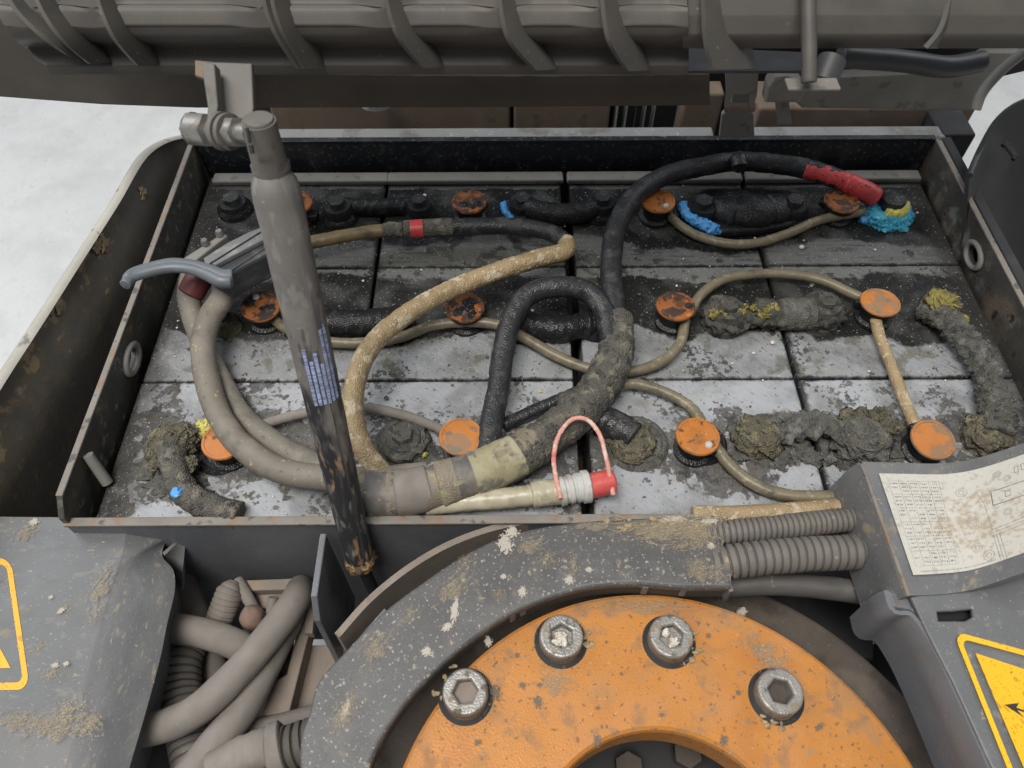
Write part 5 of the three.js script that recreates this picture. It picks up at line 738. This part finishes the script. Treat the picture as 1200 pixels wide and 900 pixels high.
{
  const o = thing('fill_coupling', 'clear filling hose end with white collar and red cap at the front of the battery', 'coupling');
  mesh('hose', [tube(px3([[500, 592, 0.012], [540, 588, 0.014], [590, 584, 0.016], [632, 579, 0.018]]), 0.0085, { seg: 40, rad: 18, lump: 0.0004, lumpF: 120 })], M.clear, o);
  mesh('sleeve', [tube(px3([[624, 580, 0.018], [640, 577.5, 0.018], [660, 575, 0.018]]), 0.0105, { seg: 20, rad: 20, lump: 0.0003 })], M.clear, o);
  mesh('collar', [tube(px3([[656, 576, 0.018], [676, 572, 0.018], [690, 570, 0.018]]), 0.012, { seg: 60, rad: 24, prof: (t) => 1 + (Math.abs(t - 0.22) < 0.07 || Math.abs(t - 0.5) < 0.05 ? -0.1 : 0) + (t > 0.76 ? 0.12 : 0) })], M.white, o);
  mesh('cap', [tube(px3([[689, 570, 0.018], [704, 567, 0.018], [718, 564, 0.018]]), 0.0102, { seg: 24, rad: 24 })], M.redCap, o);
  mesh('cord', [tube(px3([[657, 584, 0.026], [652, 562, 0.03], [649, 535, 0.036], [656, 508, 0.042], [672, 491, 0.046], [688, 492, 0.046], [702, 508, 0.042], [710, 535, 0.036], [716, 566, 0.024], [719, 580, 0.02]]), 0.0019, { seg: 90, rad: 10, lump: 0.0003, lumpF: 320 })], M.cord, o);
}
const G3 = 'thin filling tubes between the vent plugs';
const thin = (pts, label, r = 0.0049, mat = M.thin) => single('filling_tube', tube(px3(pts), r, { seg: 90, rad: 12, lump: 0.0003, lumpF: 200 }), mat, label, 'tube', G3);
thin([[782, 245, 0.01], [790, 258, 0.008], [815, 275, 0.008], [850, 285, 0.008], [885, 285, 0.008], [925, 273, 0.009], [960, 258, 0.01], [1000, 250, 0.012], [1012, 247, 0.012]], 'brown tube sagging under the back row between its two right orange caps');
thin([[808, 368, 0.01], [822, 345, 0.011], [850, 327, 0.012], [890, 321, 0.012], [930, 322, 0.012], [965, 329, 0.012], [1000, 345, 0.012], [1018, 352, 0.012]], 'brown tube arching above the crusted connector to the middle row right cap');
thin([[312, 366, 0.01], [335, 385, 0.01], [370, 398, 0.01], [420, 402, 0.01], [470, 395, 0.01], [505, 382, 0.011], [540, 378, 0.012], [580, 380, 0.012], [615, 396, 0.012], [650, 416, 0.01], [690, 432, 0.008], [735, 436, 0.008], [775, 424, 0.009], [797, 402, 0.01], [803, 375, 0.01]], 'long brown tube sagging across the middle row to the reddish cap', 0.005);
thin([[1025, 368, 0.012], [1030, 392, 0.012], [1045, 430, 0.011], [1058, 465, 0.011], [1072, 498, 0.012]], 'straight brown tube from middle row right cap down to the front row cap', 0.0052, M.tan);
thin([[722, 452, 0.012], [745, 450, 0.012], [780, 460, 0.011], [810, 478, 0.01], [822, 495, 0.01]], 'brown tube from behind the bundle to the front row cap with white pin', 0.0048);
thin([[836, 520, 0.01], [855, 545, 0.008], [885, 568, 0.008], [920, 580, 0.008], [970, 582, 0.01], [1010, 580, 0.012]], 'brown tube from front row cap with white pin to the right cover', 0.0052);
thin([[310, 497, 0.01], [340, 488, 0.01], [380, 481, 0.01], [425, 478, 0.01], [470, 486, 0.01], [505, 498, 0.01], [525, 508, 0.01]], 'grey brown tube arriving at the dusty front row cap left of the bundle', 0.0045, M.hose);
thin([[590, 498, 0.008], [630, 480, 0.008], [665, 465, 0.009], [700, 452, 0.01], [725, 449, 0.011]], 'dark tube crossing under the grimy bundle towards the middle joint', 0.006, M.cableBlack);
single('jumper_cable', tube(px3([[1084, 358, 0.014], [1102, 370, 0.017], [1128, 394, 0.018], [1150, 425, 0.018], [1163, 458, 0.018], [1168, 490, 0.016], [1165, 508, 0.012]]), 0.0128, { seg: 160, rad: 26, lump: 0.003, lumpF: 120, prof: (t) => 0.86 + 0.22 * sm(0.6, 1, t) + 0.1 * sm(0.25, 0, t) }), M.greyCrust, 'crusted thick jumper cable curving down the right side of the battery', 'cable');
single('jumper_cable', tube(px3([[200, 520, 0.016], [204, 545, 0.016], [212, 570, 0.014], [228, 586, 0.012], [250, 596, 0.01], [280, 604, 0.008]]), 0.0112, { seg: 70, rad: 18, lump: 0.0012, lumpF: 140 }), M.cableGrime, 'short crusted jumper cable at the left front corner post', 'cable');
single('blue_fleck', [blob(P(207, 576, 0.023), 0.0048, 0.002, 0.0055, 0.15, 200, 16)], M.blueClean, 'small bright blue fleck stuck on the left front jumper cable', 'fleck');

// ------------------------------------------------------------------ battery plug with its grey handle
{
  const o = thing('battery_connector', 'grey battery plug with curved blue-grey handle lying behind the strut', 'connector');
  const quad = (l, top, th, b = 0.002) => slab(px3(l.map(([x, y]) => [x, y, top])), top, th, b);
  mesh('body', [quad([[236, 308], [290, 276], [320, 262], [326, 290], [262, 324], [246, 318]], 0.078, 0.03, 0.003)], M.conGrey, o);
  mesh('lid', [quad([[238, 302], [266, 284], [292, 271], [316, 262], [320, 274], [286, 292], [252, 310], [240, 308]], 0.084, 0.006, 0.0015)], M.conTop, o);
  mesh('slot', [rod(P(246, 309, 0.0845), P(312, 268, 0.0845), 0.0007, 0.0007, 8)], M.dark, o);
  mesh('rail', [quad([[212, 304], [226, 295], [262, 272], [266, 276], [230, 304], [216, 307]], 0.082, 0.008, 0.0015)], M.greyMetal, o);
  for (const [x, y] of [[240, 284], [257, 273]]) mesh('screw', lathe([[0, 0.0036], [0.0026, 0.003], [0.0036, 0.001], [0.0036, -0.002]], P(x, y, 0.085), 16), M.zinc, o);
  const hp = [[149, 330], [156, 322], [176, 315], [202, 310], [226, 312], [246, 319], [262, 326], [272, 326]].map(([x, y], i) => P(x, y, 0.09 - 0.0015 * i));
  mesh('handle', [tube(hp, 0.0062, { seg: 60, rad: 20, prof: (t) => (0.92 + 0.35 * sm(0.55, 1, t)) * (t < 0.04 ? 0.7 + 0.3 * Math.sqrt(t / 0.04) : 1) }), tube(hp.map((p) => V(p.x, p.y + 0.001, p.z + 0.0045)), 0.0052, { seg: 60, rad: 16, prof: (t) => 0.92 + 0.3 * sm(0.55, 1, t) })], M.handle, o);
  mesh('front_face', [sheet((u, v) => { const a = P(lerp(262, 316, u), lerp(320, 284, u), 0.079); return V(a.x, a.y - 0.03 * v, a.z + 0.001); }, 10, 4, 0.002)], M.conGrey, o);
  mesh('spout', [rod(P(278, 312, 0.07), P(288, 330, 0.045), 0.008, 0.0075, 18), blob(P(262, 326, 0.06), 0.008, 0.012, 0.008, 0.1, 60, 16)], M.conGrey, o);
}

// ------------------------------------------------------------------ gas strut and its bracket
{
  const A = D(319, 203, 0.435), B = D(421, 655, 0.612), o = thing('gas_strut', 'dusty gas strut with faded printed text holding up the hood', 'strut');
  const dir = B.clone().sub(A), L = dir.length(); dir.normalize();
  const strutMat = surface({ size: 0.1, sizeY: 0.45, res: 384, resY: 1536, base: [0.15, 0.144, 0.137], rough: 0.62, vary: 0.12, varyF: 26, bump: 0.0004, layers: [{ c: [0.23, 0.218, 0.2], f: 18, t: 0, s: 0.4, a: 0.6, r: 0.8 }, { c: [0.5, 0.48, 0.45], f: 130, t: 0.56, s: 0.08, a: 0.6 }],
    hook: (x, y, s) => { const n = fbm(x * 40, y * 14, 4); s.mix(sm(-0.02, 0.12, (y / L - 0.47) * 0.5 + 0.05 * Math.sin(x * 60) + n * 0.15) * 0.94, [0.012, 0.013, 0.017], 0.4, 0); s.mix(sm(0.1, 0.3, n) * 0.5 * sm(0.15, 0.3, y / L), [0.02, 0.021, 0.025], 0.4); s.mix(sm(0.38, 0.6, fbm(x * 60 + 7, y * 16 + 3, 4) + 0.2 * sm(0.6, 1, y / L)) * sm(0.45, 0.7, y / L) * 0.75, [0.3, 0.17, 0.07], 0.9, 0.2); s.mix(sm(0.1, 0.35, fbm(x * 90 + 47, y * 22, 4)) * 0.4 * sm(0.4, 0.6, y / L), [0.09, 0.088, 0.085], 0.7); s.mix(sm(0.25, 0.5, fbm(x * 70 + 3, y * 30, 3)) * 0.35, [0.3, 0.28, 0.25], 0.8); } });
  const body = tube(Array.from({ length: 5 }, (_, i) => A.clone().lerp(B, i / 4)), 0.0139, { seg: 60, rad: 32, prof: (t) => (1.02 - 0.22 * t) * (t < 0.03 ? 0.72 + 0.28 * Math.sqrt(t / 0.03) : 1) * (t > 0.975 ? 0.9 + 0.1 * (1 - t) / 0.025 : 1) });
  { const uv = body.attributes.uv; for (let i = 0; i < uv.count; i++) uv.setX(i, uv.getX(i) % 0.1); }
  mesh('tube', body, strutMat, o);
  const T = D(303, 142, 0.41);
  mesh('rod_end', [rod(A.clone().addScaledVector(dir, 0.002), T, 0.0098, 0.0092, 28), rod(A.clone().addScaledVector(dir, -0.006), A.clone().addScaledVector(dir, -0.002), 0.0108, 0.0108, 28)], M.bracket, o);
  const e = T.clone().sub(A).normalize();
  mesh('end_disc', [rod(T.clone().addScaledVector(e, 0.0004), T.clone().addScaledVector(e, 0.0016), 0.0082, 0.0078, 28)], M.bracket, o);
  mesh('slit', [rod(D(289.5, 150, 0.402), D(293, 168, 0.404), 0.0009, 0.0009, 8), rod(D(294, 170, 0.404), D(296, 180, 0.405), 0.0012, 0.0012, 8)], M.dark, o);
  const foot = mesh('foot', [blob(B.clone().addScaledVector(dir, 0.002), 0.0125, 0.01, 0.012, 0.18, 200, 22)], surface({ size: 0.1, base: [0.1, 0.07, 0.045], rough: 0.95, vary: 0.3, varyF: 60, bump: 0.003, layers: [{ c: [0.4, 0.22, 0.09], f: 60, t: 0.05, s: 0.2, a: 0.9, h: 0.2 }] }), o);
  mesh('pivot', [rod(B.clone(), B.clone().add(V(0.002, -0.09, 0)), 0.005, 0.005, 12)], M.darkSteel, o);
  // faded print: short runs of tiny lettering along the tube, too worn to read
  const cv = document.createElement('canvas'); cv.width = 256; cv.height = 512; const c = cv.getContext('2d'); c.clearRect(0, 0, 256, 512);
  const starts = [120, 200, 150, 230, 20, 0];
  starts.forEach((y0, i) => { let y = y0; const x = 18 + i * 38; while (y < 500) { const len = Math.min(rr(9, 20), 500 - y), b = Math.round(rr(165, 205)); for (let k = 0; k < len; k += 5) { c.fillStyle = `rgba(${b - 22},${b - 6},${b + 32},0.85)`; c.fillRect(x + rr(0, 2), y + k, 27 + rr(-3, 2), 4.1); } y += len + rr(2, 5); } });
  const t = new THREE.CanvasTexture(cv); t.colorSpace = THREE.SRGBColorSpace;
  const a0 = 0.304, a1 = 0.492, toCam = CAM.clone().sub(A.clone().lerp(B, 0.5)), nrm = toCam.addScaledVector(dir, -toCam.dot(dir)).normalize(), side = new THREE.Vector3().crossVectors(dir, nrm).normalize();
  const g = sheet((u, v) => { const q = A.clone().lerp(B, lerp(a0, a1, v)), an = lerp(-0.62, 1.02, u), R = 0.0139 * (1.02 - 0.22 * lerp(a0, a1, v)) + 0.00045; return q.addScaledVector(nrm, R * Math.cos(an)).addScaledVector(side, -R * Math.sin(an)); }, 20, 4, 0.0001, [1, -1]);
  const uva = g.attributes.uv; for (let i = 0; i < uva.count; i++) uva.setXY(i, clamp(uva.getX(i), 0, 1), clamp(1 + uva.getY(i), 0, 1));
  mesh('print', g, new THREE.MeshStandardMaterial({ map: t, transparent: true, roughness: 0.6, side: THREE.DoubleSide }), o);
}
{
  const o = thing('strut_bracket', 'grey steel bracket with zinc bolt joining the strut to the hood', 'bracket');
  const pl = (pts, d0, th) => { const q = pts.map(([x, y]) => D(x, y, d0)), c = q[0].clone(); return sheetPoly(q, th); };
  function sheetPoly(q, th) { const n = FWD.clone().negate(), u = RIGHT, v = UPV, o0 = q[0]; const sh = new THREE.Shape(q.map((p) => { const d = p.clone().sub(o0); return new THREE.Vector2(d.dot(u), d.dot(v)); })); const g = new THREE.ExtrudeGeometry(sh, { depth: th, bevelEnabled: true, bevelSize: 0.0008, bevelThickness: 0.0008, bevelSegments: 2, bevelOffset: -0.0008 }); const m = new THREE.Matrix4().makeBasis(u, v, n).setPosition(o0); g.applyMatrix4(m); return boxUV(g); }
  mesh('plate', [pl([[244, 76], [298, 78], [300, 130], [296, 150], [280, 168], [262, 172], [252, 150], [246, 112]], 0.462, 0.004)], M.bracket, o);
  mesh('flange', [pl([[232, 74], [252, 76], [250, 100], [244, 96], [232, 92]], 0.47, 0.004)], M.brown, o);
  mesh('cheek', [pl([[242, 78], [258, 82], [262, 130], [258, 166], [248, 166], [250, 130]], 0.452, 0.008)], M.bracket, o);
  const ax0 = D(227, 151, 0.455), ax1 = D(290, 156, 0.433), lerpA = (t) => ax0.clone().lerp(ax1, t);
  mesh('nut', [rod(lerpA(0), lerpA(0.34), 0.0102, 0.0102, 6), rod(lerpA(-0.03), lerpA(0.0), 0.0075, 0.0096, 20)], M.zinc, o);
  mesh('washer', [rod(lerpA(0.52), lerpA(0.6), 0.0108, 0.0108, 30), rod(lerpA(0.64), lerpA(0.7), 0.0102, 0.0102, 30)], M.bracket, o);
  mesh('bolt', [rod(lerpA(0.3), lerpA(1.05), 0.0055, 0.0055, 20), rod(lerpA(0.72), lerpA(0.86), 0.0088, 0.0088, 6)], M.zinc, o);
}
settle();

// ------------------------------------------------------------------ render
const renderer = new THREE.WebGLRenderer({ antialias: true });
renderer.toneMapping = THREE.LinearToneMapping; renderer.toneMappingExposure = EXPOSURE;
renderer.shadowMap.enabled = true;
renderer.render(scene, camera);
